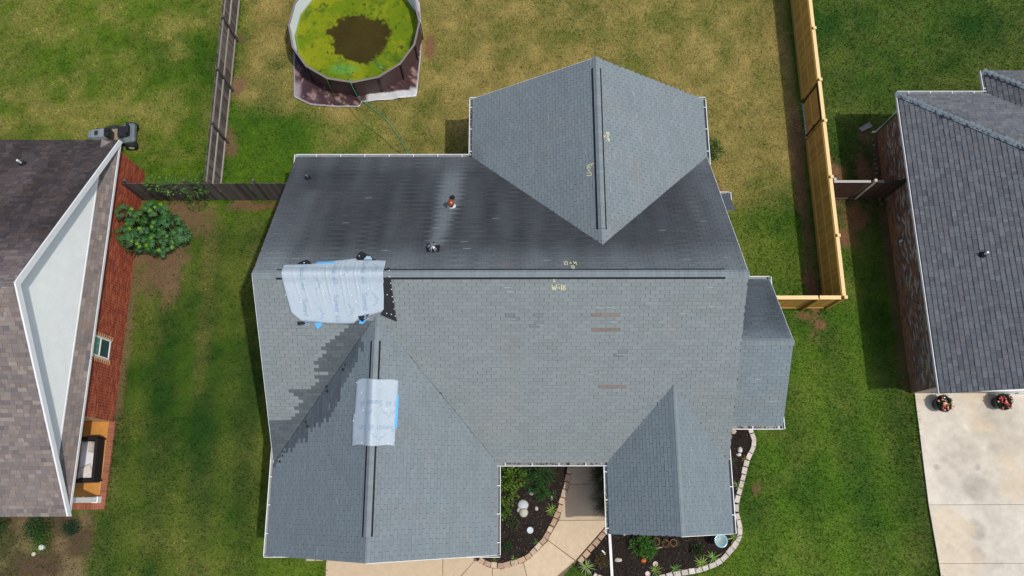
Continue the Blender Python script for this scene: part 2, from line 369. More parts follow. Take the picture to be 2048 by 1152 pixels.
# mulch beds
def mulch(name, P, label, n):
    o = MB().prism(P, -.1, .02, (.016, .012, .010)).build(name, M_MULCH); structure(o)
    xs = [p[0] for p in P]; yy = [p[1] for p in P]
    x = rng.uniform(min(xs), max(xs), n*3); y = rng.uniform(min(yy), max(yy), n*3); k = inpoly(x, y, P) & (y > -12.5); x, y = x[k][:n], y[k][:n]; n = len(x)
    a = rng.uniform(0, math.pi, n); L = rng.uniform(.012, .05, n); w = rng.uniform(.004, .012, n); t = rng.uniform(-.015, .015, (n, 2)); z = rng.uniform(.022, .045, n)
    d = np.stack([np.cos(a), np.sin(a)], -1); e = np.stack([-d[:, 1], d[:, 0]], -1); Pn = np.zeros((n, 4, 3))
    for i, (s1, s2) in enumerate(((-1, -1), (1, -1), (1, 1), (-1, 1))):
        Pn[:, i, :2] = np.stack([x, y], -1) + s1*d*L[:, None] + s2*e*w[:, None]; Pn[:, i, 2] = z + s1*t[:, 0] + s2*t[:, 1]*.4
    g = rng.random(n); c = mixc((.012, .009, .008), (.045, .032, .024), g); c[g > .965] = (.11, .085, .06)
    m_ = np_mesh('mulch', Pn.reshape(-1, 3), np.arange(4*n).reshape(n, 4), np.repeat(c, 4, 0)); m_.materials.append(M_MULCH)
    q = link(bpy.data.objects.new('bark_chips', m_)); q['kind'] = 'stuff'; tag(q, label, 'mulch')
mulch('mulch_bed', BED_LEFT_POLY, 'dark bark chips in the bed between garage wing and curved walk', 26000)
mulch('mulch_bed', BED_RIGHT_POLY, 'dark bark chips in the bed wrapping the small front gable', 34000)

# stone edging
def edging(name, label, path, inward, stone=.285, depth=.19, tints=((.46, .31, .20), (.50, .36, .24), (.42, .29, .20), (.54, .42, .30))):
    t = thing(name, label, 'stone edging', (path[0][0], path[0][1], 0))
    seg = [Vector(p) for p in path]; D = [0]
    for a, b in zip(seg[:-1], seg[1:]): D.append(D[-1] + (b-a).length)
    def at(s):
        s = min(max(s, 0), D[-1])
        for i in range(len(D)-1):
            if s <= D[i+1]: return seg[i].lerp(seg[i+1], (s-D[i])/(D[i+1]-D[i]))
        return seg[-1]
    s = 0.
    while s < D[-1]-.1:
        L = stone*random.uniform(.85, 1.12); a = at(s); b = at(min(s+L, D[-1])); d = (b-a).normalized(); n = Vector((-d.y, d.x))*inward; g = .011
        dd = depth*random.uniform(.92, 1.08); h = .095+random.uniform(-.012, .012)
        P = [a+d*g, b-d*g, b-d*(g+random.uniform(-.005, .018))+n*dd*random.uniform(.93, 1.05), a+d*(g+random.uniform(-.005, .018))+n*dd*random.uniform(.93, 1.05)]
        ins = [p.lerp(sum(P, Vector((0, 0)))/4, .09) for p in P]
        mb = MB(); c = Vector(random.choice(tints))*random.uniform(.85, 1.1)
        mb.add([(p.x, p.y, 0) for p in P] + [(p.x, p.y, h-.018) for p in P] + [(p.x, p.y, h+random.uniform(-.006, .006)) for p in ins],
               [(0, 1, 5, 4), (1, 2, 6, 5), (2, 3, 7, 6), (3, 0, 4, 7), (4, 5, 9, 8), (5, 6, 10, 9), (6, 7, 11, 10), (7, 4, 8, 11), (8, 9, 10, 11)], tuple(c))
        mb.build('stone', M_STONE, t); s += L
    return t
edging('stone_edging', 'curved row of tan edging stones along the left side of the front walk', WALK_L[1:-1], -1)
edging('stone_edging', 'short straight row of tan edging stones between right bed and front walk', [(11.64, -7.86), (10.47, -9.10)], 1)
edging('stone_edging', 'long curving row of pale grey edging stones between right bed and lawn', BED_R[:-1], -1, tints=((.55, .49, .42), (.50, .44, .38), (.58, .52, .46)))
edging('stone_edging', 'two flat tan blocks beside the driveway under the garage eave', [(.60, -9.04), (1.32, -9.04)], 1, stone=.34, depth=.16)

# ------------------------------------------------------------------ roofs
class Slope:
    """o: eave corner (left when facing uphill), U along the eave, V uphill, N up"""
    def __init__(s, o, U, V, w, h):
        s.o, s.U, s.V = (np.array(a, float) for a in (o, U, V)); s.U /= np.linalg.norm(s.U); s.V /= np.linalg.norm(s.V)
        s.N = np.cross(s.U, s.V); s.w, s.h = w, h
    def P(s, u, v, n=0.):
        u, v, n = np.broadcast_arrays(np.asarray(u, float), np.asarray(v, float), np.asarray(n, float))
        return s.o + u[..., None]*s.U + v[..., None]*s.V + n[..., None]*s.N
    def uv(s, p):
        d = np.asarray(p, float)-s.o; return float(d @ s.U), float(d @ s.V)
    def M(s, u, v, n=0.): return frame(s.P(u, v, n), s.U, s.V, s.N)
    def deck(s, mb, t=.11, c=(1, 1, 1), u0=0., u1=None, v0=0., v1=None):
        u1 = s.w if u1 is None else u1; v1 = s.h if v1 is None else v1
        q = [(u0, v0), (u1, v0), (u1, v1), (u0, v1)]
        mb.add([s.P(u, v, -t) for u, v in q] + [s.P(u, v, -.002) for u, v in q], MB.BF, c)

TABF = np.array([(8, 9, 2, 3), (0, 1, 9, 8), (0, 4, 5, 1), (0, 3, 7, 4), (1, 5, 6, 2)]); NTV = 10
def tab_verts(du, dv, t, top=.0008):
    """local corners of a shingle tab: raised lower edge, upper edge tucked under the next course"""
    z = np.zeros_like(du); dv2 = dv+.028
    return np.stack([np.stack(a, -1) for a in ((z, z, t), (du, z, t), (du, dv2, z+top), (z, dv2, z+top),
                                              (z, z, z-.004), (du, z, z-.004), (du, dv2, z-.004), (z, dv2, z-.004), (z, z+.013, t*.92), (du, z+.013, t*.92))], 1)
def lay(slope, expo, tab, mode, keep, colour, t0=.0085, jit=.25, stain=None):
    """rows of shingles on a slope: (u0, v0, du, dv, thickness, colour)"""
    out = []; v = 0.; row = 0; h = slope.h
    while v < h-.02:
        e = min(expo, h-v)
        if mode == 'three':
            off = (.5 if row % 2 else 0.)*tab + .012*math.sin(row*.7)
            e0 = np.arange(-tab+off, slope.w+tab, tab); e1 = e0+tab; gap = rng.uniform(.0025, .0075, len(e0))
        else:
            wds = rng.uniform(.14, .36, int(slope.w/.2)+12)*tab/.25; e1 = np.cumsum(wds)-rng.uniform(.05, .3); e0 = e1-wds; gap = .003
        u0 = np.clip(e0+gap, 0, slope.w); u1 = np.clip(e1-gap, 0, slope.w); k = u1-u0 > .03; u0, u1 = u0[k], u1[k]
        c = slope.P((u0+u1)/2, v+e/2); k = keep(c[:, 0], c[:, 1], c[:, 2]); u0, u1, c = u0[k], u1[k], c[k]
        if len(u0):
            t = t0*(1+jit*(rng.random(len(u0))-.5)*2)
            if mode != 'three': t = t + np.where(rng.random(len(u0)) < .45, .006, 0.)
            if stain is None: sn = np.ones((len(u0), 4, 3))
            else:
                q = slope.P(np.stack([u0, u1, u1, u0], 1), np.array([v, v, v+e, v+e])[None, :]*np.ones((len(u0), 1))); sn = stain(q[..., 0], q[..., 1])
            out.append((u0, np.full(len(u0), v), u1-u0, np.full(len(u0), e), t, colour(c[:, 0], c[:, 1], c[:, 2]), sn))
        v += expo; row += 1
    return [np.concatenate([o[i] for o in out]) for i in range(7)] if out else None
def shingle_parts(parent, slopes_rows, n_single=300, box=None, edge=(.25, .85)):
    """the shingles showing largest become objects of their own, the rest one mesh"""
    score = []
    for sl_, r in slopes_rows:
        p = sl_.P(r[0]+r[2]/2, r[1]+r[3]/2); d = CAM-p; D = np.linalg.norm(d, axis=1); a = r[2]*r[3]*(d @ sl_.N)/D**3
        if box is not None: a = a*box(p)
        score.append(a)
    th = np.sort(np.concatenate(score))[-n_single]
    V, F, Cc, n = [], [], [], 0; cache = {}; made = 0
    for (sl_, r), sc in zip(slopes_rows, score):
        one = sc >= th; k = ~one
        L = tab_verts(r[2][k], r[3][k], r[4][k]); m_ = len(L)
        base = sl_.P(r[0][k], r[1][k])
        W = base[:, None, :] + L[..., 0:1]*sl_.U + L[..., 1:2]*sl_.V + L[..., 2:3]*sl_.N
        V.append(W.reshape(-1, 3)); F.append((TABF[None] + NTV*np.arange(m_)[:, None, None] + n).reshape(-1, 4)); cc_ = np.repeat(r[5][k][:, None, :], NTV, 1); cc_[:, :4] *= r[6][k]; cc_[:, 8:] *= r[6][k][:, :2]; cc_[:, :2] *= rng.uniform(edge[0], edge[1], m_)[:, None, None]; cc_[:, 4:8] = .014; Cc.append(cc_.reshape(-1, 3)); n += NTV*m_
        for i in np.nonzero(one)[0]:
            if made >= n_single: break
            key = (round(float(r[2][i]), 2), round(float(r[3][i]), 3), round(float(r[4][i]), 3))
            if key not in cache:
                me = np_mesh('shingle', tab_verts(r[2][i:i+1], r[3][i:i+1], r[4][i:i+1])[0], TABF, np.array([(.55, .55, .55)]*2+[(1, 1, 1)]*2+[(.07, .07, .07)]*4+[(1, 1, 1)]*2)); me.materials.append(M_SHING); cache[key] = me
            inst('shingle', cache[key], parent, sl_.M(r[0][i], r[1][i]), r[5][i]*r[6][i].mean(0)); made += 1
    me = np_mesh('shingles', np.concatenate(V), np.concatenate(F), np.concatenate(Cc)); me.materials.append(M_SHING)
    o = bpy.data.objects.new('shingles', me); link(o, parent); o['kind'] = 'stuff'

def ridge_caps(parent, a, b, na, nb, w=.15, step=.145, lift=.012, col=(.2, .23, .25), name='cap_shingle', t=.012):
    """bent caps along a ridge a->b; na, nb = downhill unit vectors of the two sides"""
    a, b, na, nb = (Vector(x) for x in (a, b, na, nb)); d = (b-a); L = d.length; d.normalize(); n = int(L/step)
    up = Vector((0, 0, 1)); up = (up - d*up.dot(d)).normalized()
    def loc(s, q, h): return d*s + q*1.0 + up*h
    mb = MB(); s1 = step+.035
    prof = [(na*w, 0), (na*w*.45, .004), (na*.03, .012), (nb*.03, .012), (nb*w*.45, .004), (nb*w, 0)]
    vs = []
    for s, hh in ((0, t), (s1, .001)):
        vs += [loc(s, q, h+hh) for q, h in prof]
    k = len(prof); vs += [loc(0, q, h-.006) for q, h in prof]
    fs = [(i, i+1, k+i+1, k+i) for i in range(k-1)] + [(2*k+i, 2*k+i+1, i+1, i) for i in range(k-1)]
    mb.add(vs, fs); me = mb.mesh(name); me.materials.append(M_SHING)
    for i in range(n):
        inst(name, me, parent, Matrix.Translation(a + d*(L*i/n) + up*lift), np.array(col)*random.uniform(.93, 1.07))

def gutter(parent, p, q, out, hang=.92, name='gutter', z=0., w=.115, phase=.35):
    """open white trough from p to q, hung outside the eave in direction out"""
    p, q, out = Vector(p), Vector(q), Vector(out); d = (q-p); L = d.length; d.normalize(); R = Matrix((d, out, Vector((0, 0, 1)))).transposed()
    mb = MB(); mid = (p+q)/2
    def b(o, zz, so, sz, c=(1, 1, 1)): mb.obox(mid + out*o + Vector((0, 0, zz)), (L, so, sz), R, c)
    b(.004, -.06, .006, .10, (.5, .5, .5)); b(w/2, -.112, w-.004, .006, (.30, .31, .32)); b(w-.002, -.055, .006, .118); b(w-.001, .006, .024, .006)
    for e in (p+d*.003, q-d*.003): mb.obox(e+out*w/2+Vector((0, 0, -.055)), (.006, w-.008, .11), R)
    g = mb.build(name, M_GUT, parent)
    s = phase
    hm = MB().box((-.013, 0, -.004), (.013, w-.006, .003)).mesh('hanger'); hm.materials.append(M_WHITE)
    while s < L-.05:
        o = bpy.data.objects.new('hanger', hm); C.objects.link(o); o.parent = g; o.matrix_basis = frame(p+d*s+Vector((0, 0, -.001)), d, out, Vector((0, 0, 1))); s += hang
    return g

# ------------------------------------------------------------------ the house in the middle
E_ = 2.85; PM = 2/3; RUN = 5.653; XR = 15.565
RZM = E_ + RUN*PM
GX1, GYF, PG = 7.624, -8.646, .7857            # garage wing
BX0, BX1, BYB, PB = 6.65, 15.565, 8.086, 2/3   # rear wing
PX0, PX1, PYF, PP = 11.39, 15.527, -7.997, .78  # small front gable
WX1, WYB, WYF, WE = 17.654, .936, -4.401, 2.472  # side wing
def zmain(x, y): return np.where((x > -.01) & (x < XR+.01), E_ + PM*(RUN-np.abs(y)), -9)
def zgar(x, y): return np.where((y > GYF) & (y < 0) & (x > -.01) & (x < GX1), E_ + PG*(GX1/2-np.abs(x-GX1/2)), -9)
def zrear(x, y): return np.where((y < BYB) & (y > 0) & (x > BX0) & (x < BX1+.01), E_ + PB*((BX1-BX0)/2-np.abs(x-(BX0+BX1)/2)), -9)
def zpor(x, y): return np.where((y > PYF) & (y < 0) & (x > PX0) & (x < PX1+.01), E_ + PP*((PX1-PX0)/2-np.abs(x-(PX0+PX1)/2)), -9)
house = thing('house', 'large grey shingled house in the middle with patched roof and white gutters', 'house', (7.8, 0, 0))
walls = MB()
walls.prism([(.4, -5.25), (15.17, -5.25), (15.17, 5.25), (.4, 5.25)], 0, 2.62).prism([(.42, -8.3), (7.22, -8.3), (7.22, -5.2), (.42, -5.2)], 0, 2.62)
walls.prism([(7.05, 5.2), (15.15, 5.2), (15.15, 7.7), (7.05, 7.7)], 0, 2.62).prism([(11.78, -7.62), (15.14, -7.62), (15.14, -5.2), (11.78, -5.2)], 0, 2.62)
walls.prism([(15.1, -4.05), (17.3, -4.05), (17.3, .58), (15.1, .58)], 0, 2.3)
walls.build('wall', mat('house_brick', (.22, .12, .09), rough=.9, scale=30, amt=.35), house)
# gable walls
def gable_y(x0, x1, y, pitch, e, th=.1):
    xm = (x0+x1)/2; zt = e+pitch*(x1-x0)/2-.14; gw = MB()
    gw.add([(x0, y, e-.2), (x1, y, e-.2), (xm, y, zt), (x0, y+th, e-.2), (x1, y+th, e-.2), (xm, y+th, zt)], [(0, 1, 2), (5, 4, 3), (0, 3, 4, 1), (1, 4, 5, 2), (2, 5, 3, 0)]); gw.build('gable_wall', M_WHITE, house)
def gable_x(y0, y1, x, pitch, e, th=.1):
    ym = (y0+y1)/2; zt = e+pitch*(y1-y0)/2-.14; gw = MB()
    gw.add([(x, y0, e-.2), (x, y1, e-.2), (x, ym, zt), (x+th, y0, e-.2), (x+th, y1, e-.2), (x+th, ym, zt)], [(0, 1, 2), (5, 4, 3), (0, 3, 4, 1), (1, 4, 5, 2), (2, 5, 3, 0)]); gw.build('gable_wall', M_WHITE, house)
gable_y(.35, 7.27, -8.3, PG, E_); gable_y(7.05, 15.17, 7.6, PB, E_); gable_y(11.75, 15.17, -7.62, PP, E_)
gable_x(-5.2, 5.2, .4, PM, E_); gable_x(-5.2, 5.2, 15.07, PM, E_); gable_x(-4.0, .5, 17.2, PM, WE)
sf = MB()
for (a, b, z) in (((.02, -5.6), (15.53, 5.6), 2.66), ((.03, -8.6), (7.58, -5.7), 2.66), ((6.69, 5.7), (15.52, 8.04), 2.66), ((11.43, -7.95), (15.49, -5.7), 2.66), ((15.6, -4.36), (17.6, .9), 2.29)):
    sf.box((a[0], a[1], z), (b[0], b[1], z+.03))
sf.build('soffit', M_WHITE, house)

cM = 1/math.hypot(1, PM); sM = PM*cM
def slopes_of(pitch): c = 1/math.hypot(1, pitch); return c, pitch*c
sF = Slope((0, -RUN, E_), (1, 0, 0), (0, cM, sM), XR, RUN/cM)
sB = Slope((XR, RUN, E_), (-1, 0, 0), (0, -cM, sM), XR, RUN/cM)
cg, sg = slopes_of(PG); cb, sb = slopes_of(PB); cp, sp = slopes_of(PP)
GM = GX1/2; BM = (BX0+BX1)/2; PMX = (PX0+PX1)/2; WM = (WYB+WYF)/2
sGL = Slope((0, -.9, E_), (0, -1, 0), (cg, 0, sg), -.9-GYF, GM/cg)
sGR = Slope((GX1, GYF, E_), (0, 1, 0), (-cg, 0, sg), -.9-GYF, GM/cg)
sBL = Slope((BX0, BYB, E_), (0, -1, 0), (cb, 0, sb), BYB-.9, (BM-BX0)/cb)
sBR = Slope((BX1, .9, E_), (0, 1, 0), (-cb, 0, sb), BYB-.9, (BM-BX0)/cb)
sPL = Slope((PX0, -2.8, E_), (0, -1, 0), (cp, 0, sp), -2.8-PYF, (PMX-PX0)/cp)
sPR = Slope((PX1, PYF, E_), (0, 1, 0), (-cp, 0, sp), -2.8-PYF, (PMX-PX0)/cp)
sWF = Slope((15.25, WYF, WE), (1, 0, 0), (0, cM, sM), WX1-15.25, (WM-WYF)/cM)
sWB = Slope((WX1, WYB, WE), (-1, 0, 0), (0, -cM, sM), WX1-15.25, (WM-WYF)/cM)
sXB = Slope((16.42, 4.30, 2.45), (-1, 0, 0), (0, -cM, sM), 1.1, 1.9)       # small bay roof behind the right rake
sXR = Slope((16.42, 3.0, 2.45), (0, 1, 0), (-cM, 0, sM), 1.3, 1.1)
roof_mb = MB()
for s_ in (sF, sB): s_.deck(roof_mb)
for s_ in (sGL, sGR, sBL, sBR, sPL, sPR, sWF, sWB): s_.deck(roof_mb, t=.10)
sXB.deck(roof_mb, t=.08, v1=.9)
roof = roof_mb.build('roof', M_DECK, house)

GREY = np.array((.206, .234, .238))  # multiplied per slope: tone differences from sun angle are put into the colour
def tone(x, y, z, c, seed=0, var=.055):
    n = len(x); k = 1 + var*(rng.random(n)-.5)*2 + .08*(fbm(x+seed, y, 1.6, 60+seed)-.5) + .08*(fbm(x, y+seed, .55, 70)-.5)
    c = np.asarray(c)*k[:, None]
    warm = sst(fbm(x+9, y, .9, 90+seed), .58, .8)
    return c*(1 + warm[:, None]*np.array((.05, .0, -.03)))
def near(x, y, pts, r=.1):
    k = np.zeros(len(x), bool)
    for px, py in pts: k |= (np.abs(x-px) < .155) & (np.abs(y-py) < r)
    return k
# edge of the darker replacement shingles left of the garage valley, by height up the slope
DZ_Y = np.array([-1.40, -1.51, -2.0, -2.16, -2.31, -2.48, -2.83, -2.98, -3.27, -3.30, -3.43, -3.63, -4.0, -4.12, -4.27, -4.33, -6])
DZ_X = np.array([2.85, 2.66, 2.3, 2.08, 1.82, 1.64, 1.98, 1.68, 1.75, .92, .77, 1.12, .95, .73, .80, -.1, -.1])
def colF(x, y, z):
    c = tone(x, y, z, GREY*np.array((1.02, 1.01, .985)), 1)
    edge = np.interp(-y, -DZ_Y, DZ_X) + rng.uniform(-.16, .16, len(x))
    d = (x > edge) & (x < 3.9) & (y < -1.3)
    c = np.where(d[:, None], c*np.array((.45, .47, .50))*rng.uniform(.86, 1.1, len(x))[:, None], c)
    for (x0, x1, y0) in ((10.74, 11.66, -1.12), (10.72, 11.64, -1.54), (10.86, 11.76, -3.3)):
        k = (x > x0) & (x < x1) & (np.abs(y-y0) < .055); c = np.where(k[:, None], np.array((.225, .185, .155))*rng.uniform(.85, 1.1, len(x))[:, None], c)
    c = np.where(near(x, y, [(9.06, -1.12), (8.1, -1.22), (9.0, -1.42), (11.65, -2.27)], .06)[:, None], c*.8, c)
    return c
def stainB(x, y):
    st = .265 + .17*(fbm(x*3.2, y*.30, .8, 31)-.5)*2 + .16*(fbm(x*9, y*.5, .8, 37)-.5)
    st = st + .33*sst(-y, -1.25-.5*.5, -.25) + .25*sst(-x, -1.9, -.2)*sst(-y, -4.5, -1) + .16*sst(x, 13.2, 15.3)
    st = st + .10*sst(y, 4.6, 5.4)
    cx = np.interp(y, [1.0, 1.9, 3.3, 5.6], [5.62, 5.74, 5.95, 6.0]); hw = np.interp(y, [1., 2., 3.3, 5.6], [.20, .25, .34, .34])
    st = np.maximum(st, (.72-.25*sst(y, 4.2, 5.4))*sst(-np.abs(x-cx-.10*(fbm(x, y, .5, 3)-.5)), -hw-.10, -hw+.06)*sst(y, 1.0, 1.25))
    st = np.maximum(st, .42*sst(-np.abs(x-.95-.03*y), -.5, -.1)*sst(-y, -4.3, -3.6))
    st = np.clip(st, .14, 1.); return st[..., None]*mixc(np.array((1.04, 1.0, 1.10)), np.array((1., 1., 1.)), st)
def colB(x, y, z): return tone(x, y, z, GREY, 2, .05)
def colG(x, y, z):
    c = tone(x, y, z, GREY*np.array((.88, .93, .97)), 3)
    v = y + RUN - (PG/PM)*x                         # distance in y past the valley line
    xe = np.interp(x, [.3, .9, 1.5, 2.2, 2.7, 3.3], [.10, .55, .85, 1.20, 1.0, .45]) + rng.uniform(-.13, .13, len(x))
    d = (x < 3.35) & (-v < xe) & (y < -1.9)
    return np.where(d[:, None], c*np.array((.52, .53, .56))*rng.uniform(.88, 1.08, len(x))[:, None], c)
colGR = lambda x, y, z: tone(x, y, z, GREY*np.array((.90, .94, .97)), 4)
colBW = lambda x, y, z: tone(x, y, z, GREY*np.array((.94, .97, 1.0)), 5)*(1-.35*sst(-(x-BX0), -.6, -.1)*sst(-y, -6.4, -5.7)*.6)[:, None]*np.where(((np.abs(x-12.47) < .055) & (np.abs(y-4.2) < .40))[:, None], np.array((1.1, .88, .76)), 1)
colP = lambda x, y, z: tone(x, y, z, GREY*np.array((.86, .92, .96)), 6)
colW = lambda x, y, z: tone(x, y, z, GREY*np.array((.88, .94, .97)), 7)
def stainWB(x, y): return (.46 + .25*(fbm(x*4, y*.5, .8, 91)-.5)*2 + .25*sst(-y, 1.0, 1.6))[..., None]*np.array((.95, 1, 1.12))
def colWB(x, y, z): return tone(x, y, z, GREY, 8)
TH = .10
keepMain = lambda x, y, z: (z > zgar(x, y)-TH) & (z > zrear(x, y)-TH) & (z > zpor(x, y)-TH)
kw = lambda x, y, z: z > zmain(x, y)-TH
kP = lambda x, y, z: (z > zmain(x, y)-TH)
rows = [(sF, lay(sF, .127, .305, 'three', keepMain, colF)), (sB, lay(sB, .127, .305, 'three', keepMain, colB, stain=stainB)),
        (sGL, lay(sGL, .127, .305, 'three', kw, colG)), (sGR, lay(sGR, .127, .305, 'three', kw, colGR)),
        (sBL, lay(sBL, .127, .305, 'three', kw, colBW)), (sBR, lay(sBR, .127, .305, 'three', kw, colBW)),
        (sPL, lay(sPL, .127, .305, 'three', kP, colP)), (sPR, lay(sPR, .127, .305, 'three', kP, colP)),
        (sWF, lay(sWF, .127, .305, 'three', lambda x, y, z: x > 15.3, colW)), (sWB, lay(sWB, .127, .305, 'three', lambda x, y, z: x > 15.3, colWB, stain=stainWB)),
        (sXB, lay(sXB, .127, .305, 'three', lambda x, y, z: z < 3.0, colWB, stain=stainWB))]
# a few curled or loosened shingles lift off the roof
for s_, r in rows:
    p = s_.P(r[0]+r[2]/2, r[1]); k = rng.random(len(p)) < .012; r[4][k] += rng.uniform(.006, .016, k.sum())
    k = near(p[:, 0], p[:, 1], [(9.06, -1.15), (8.15, -1.25), (9.03, -1.45), (8.93, -1.9), (9.2, -1.9), (11.65, -2.3), (12.6, -.83)], .07); r[4][k] = .028
shingle_parts(roof, rows, 300, box=lambda p: np.where((p[:, 0] > 4.6) & (p[:, 0] < 15.2) & (np.abs(p[:, 1]) > .35), 1., .3))

# ridge lines: bare caps, then the raised vents with black slots
CAPC = (.205, .235, .245)
def ridge_vent(a, b, na, nb):
    a, b, na, nb = (Vector(q) for q in (a, b, na, nb)); d = (b-a).normalized(); mb = MB()
    for n_ in (na, nb):
        up = d.cross(n_); up = up if up.z > 0 else -up
        P = []
        for e in (a, b):
            P += [e + n_*.0 + up*.004, e + n_*.192 + up*.004, e + n_*.186 + up*.026, e + up*.034]
        mb.add(P, [(0, 1, 2, 3), (4, 7, 6, 5), (1, 5, 6, 2), (3, 2, 6, 7), (0, 4, 5, 1)])
    v = mb.build('ridge_vent', M_BLACK, house)
    ridge_caps(v, a, b, na, nb, w=.142, lift=.040, col=CAPC); return v
nF, nB = (0, -cM, -sM), (0, cM, -sM)
rc = MB().box((0.02, -.02, RZM-.06), (XR-.02, .02, RZM-.03)).build('ridge_board', M_DECK, house)
ridge_caps(rc, (.0, 0, RZM+.002), (XR, 0, RZM+.002), nF, nB, w=.16, lift=.006, col=CAPC)
ridge_vent((.75, 0, RZM+.004), (14.84, 0, RZM+.004), nF, nB)
for (xm, ya, yb, pitch, half, va, vb) in ((GM, GYF, -1.55, PG, GM, -7.9, -1.98), (BM, 1.35, BYB, PB, BM-BX0, 1.76, 7.69), (PMX, PYF, -3.3, PP, PMX-PX0, None, None)):
    c_, s_ = slopes_of(pitch); zt = E_+pitch*half
    r_ = MB().box((xm-.02, ya+.02, zt-.07), (xm+.02, yb, zt-.04)).build('ridge_board', M_DECK, house)
    ridge_caps(r_, (xm, ya, zt+.002), (xm, yb, zt+.002), (-c_, 0, -s_), (c_, 0, -s_), w=.15, lift=.006, col=CAPC)
    if va is not None: ridge_vent((xm, va, zt+.004), (xm, vb, zt+.004), (-c_, 0, -s_), (c_, 0, -s_))
zt = WE+PM*(WM-WYF)
r_ = MB().box((15.3, WM-.02, zt-.07), (WX1-.02, WM+.02, zt-.04)).build('ridge_board', M_DECK, house)
ridge_caps(r_, (15.3, WM, zt+.002), (WX1, WM, zt+.002), nF, nB, w=.15, lift=.006, col=CAPC)
# rake boards and fascias
def rake(a, b):
    rk = MB(); a, b = Vector(a), Vector(b); d = b-a; rk.add([a+Vector((0, 0, -.15)), b+Vector((0, 0, -.15)), b+Vector((0, 0, -.006)), a+Vector((0, 0, -.006))], [(0, 1, 2, 3)], (1, 1, 1))
    rko = rk.build('rake_board', M_WHITE, house); q = rko.modifiers.new('thick', 'SOLIDIFY'); q.thickness = .02
for x in (.004, XR-.004):
    for s_ in (-1, 1): rake((x, s_*RUN, E_), (x, 0, RZM))
for x in (WX1-.004,):
    rake((x, WYF, WE), (x, WM, zt)); rake((x, WYB, WE), (x, WM, zt))
for (y, x0, x1, pt) in ((GYF+.004, 0, GX1, PG), (BYB-.004, BX0, BX1, PB), (PYF+.004, PX0, PX1, PP)):
    xm = (x0+x1)/2; rake((x0, y, E_), (xm, y, E_+pt*(xm-x0))); rake((x1, y, E_), (xm, y, E_+pt*(xm-x0)))
# gutters
ze = E_-.02
gutter(house, (.0, RUN, ze), (6.52, RUN, ze), (0, 1, 0), phase=.75)
gutter(house, (0., RUN+.11, ze), (0., RUN-.35, ze), (-1, 0, 0), phase=9, w=.07)
gutter(house, (BX0, BYB, ze), (BX0, RUN+.11, ze), (-1, 0, 0), phase=.35)
gutter(house, (BX0-.11, BYB-.02, ze), (BX0+.32, BYB-.02, ze), (0, 1, 0), phase=9, w=.09)
gutter(house, (BX1, BYB, ze), (BX1, RUN-.3, ze), (1, 0, 0), phase=.35)
gutter(house, (BX1+.11, BYB-.02, ze), (BX1-.35, BYB-.02, ze), (0, 1, 0), phase=9, w=.09)
gutter(house, (0, -5.15, ze), (0, GYF, ze), (-1, 0, 0), phase=.95)
gutter(house, (-.11, GYF+.02, ze), (1.25, GYF+.02, ze), (0, -1, 0), phase=.35, w=.07)
gutter(house, (GX1, -RUN-.115, ze), (GX1, GYF, ze), (1, 0, 0), phase=.65)
gutter(house, (GX1+.11, GYF+.02, ze), (5.55, GYF+.02, ze), (0, -1, 0), phase=.4, w=.09)
gutter(house, (GX1, -RUN, ze), (PX0, -RUN, ze), (0, -1, 0), phase=.28)
gutter(house, (PX0, -RUN-.115, ze), (PX0, PYF, ze), (-1, 0, 0), phase=.2)
gutter(house, (PX1, -4.95, ze), (PX1, PYF, ze), (1, 0, 0), phase=.6)
gutter(house, (15.58, WYF, WE-.02), (WX1, WYF, WE-.02), (0, -1, 0), phase=.1)
gutter(house, (WX1, WYF-.11, WE-.02), (WX1, WYF+.55, WE-.02), (1, 0, 0), phase=.25, w=.07)
gutter(house, (15.58, WYB, WE-.02), (WX1, WYB, WE-.02), (0, 1, 0), phase=9)
gutter(house, (WX1, WYB+.11, WE-.02), (WX1, WYB-.45, WE-.02), (1, 0, 0), phase=.3, w=.07)
gutter(house, (15.7, 4.30, 2.43), (16.42, 4.30, 2.43), (0, 1, 0), phase=9, w=.09)
gutter(house, (16.42, 4.39, 2.43), (16.42, 3.85, 2.43), (1, 0, 0), phase=.35, w=.07)
# leaf muck lying in two of the gutters
mk = MB()
for (p, q, o, n_) in (((PX0-.06, -6.4), (PX0-.06, -7.9), (.04, .0), 60), ((GX1+.2, -RUN-.045), (PX0-.2, -RUN-.045), (0., .025), 80), ((BX0-.06, 7.9), (BX0-.06, 5.9), (.03, 0), 50), ((15.8, WYF-.05), (17.5, WYF-.05), (0, .03), 40)):
    for i in range(n_):
        t = random.random(); x = p[0]+(q[0]-p[0])*t+random.uniform(-1, 1)*o[0]; y = p[1]+(q[1]-p[1])*t+random.uniform(-1, 1)*o[1]
        zz = (WE if x > 15.6 else E_)-.07; mk.obox((x, y, zz+random.uniform(-.02, .02)), (.05, .02, .01), Matrix.Rotation(random.uniform(0, 3), 3, 'Z'), random.choice([(.3, .26, .2), (.08, .06, .045), (.42, .38, .32), (.02, .02, .02)]))
mk.build('gutter_debris', M_MULCH, house)['kind'] = 'stuff'
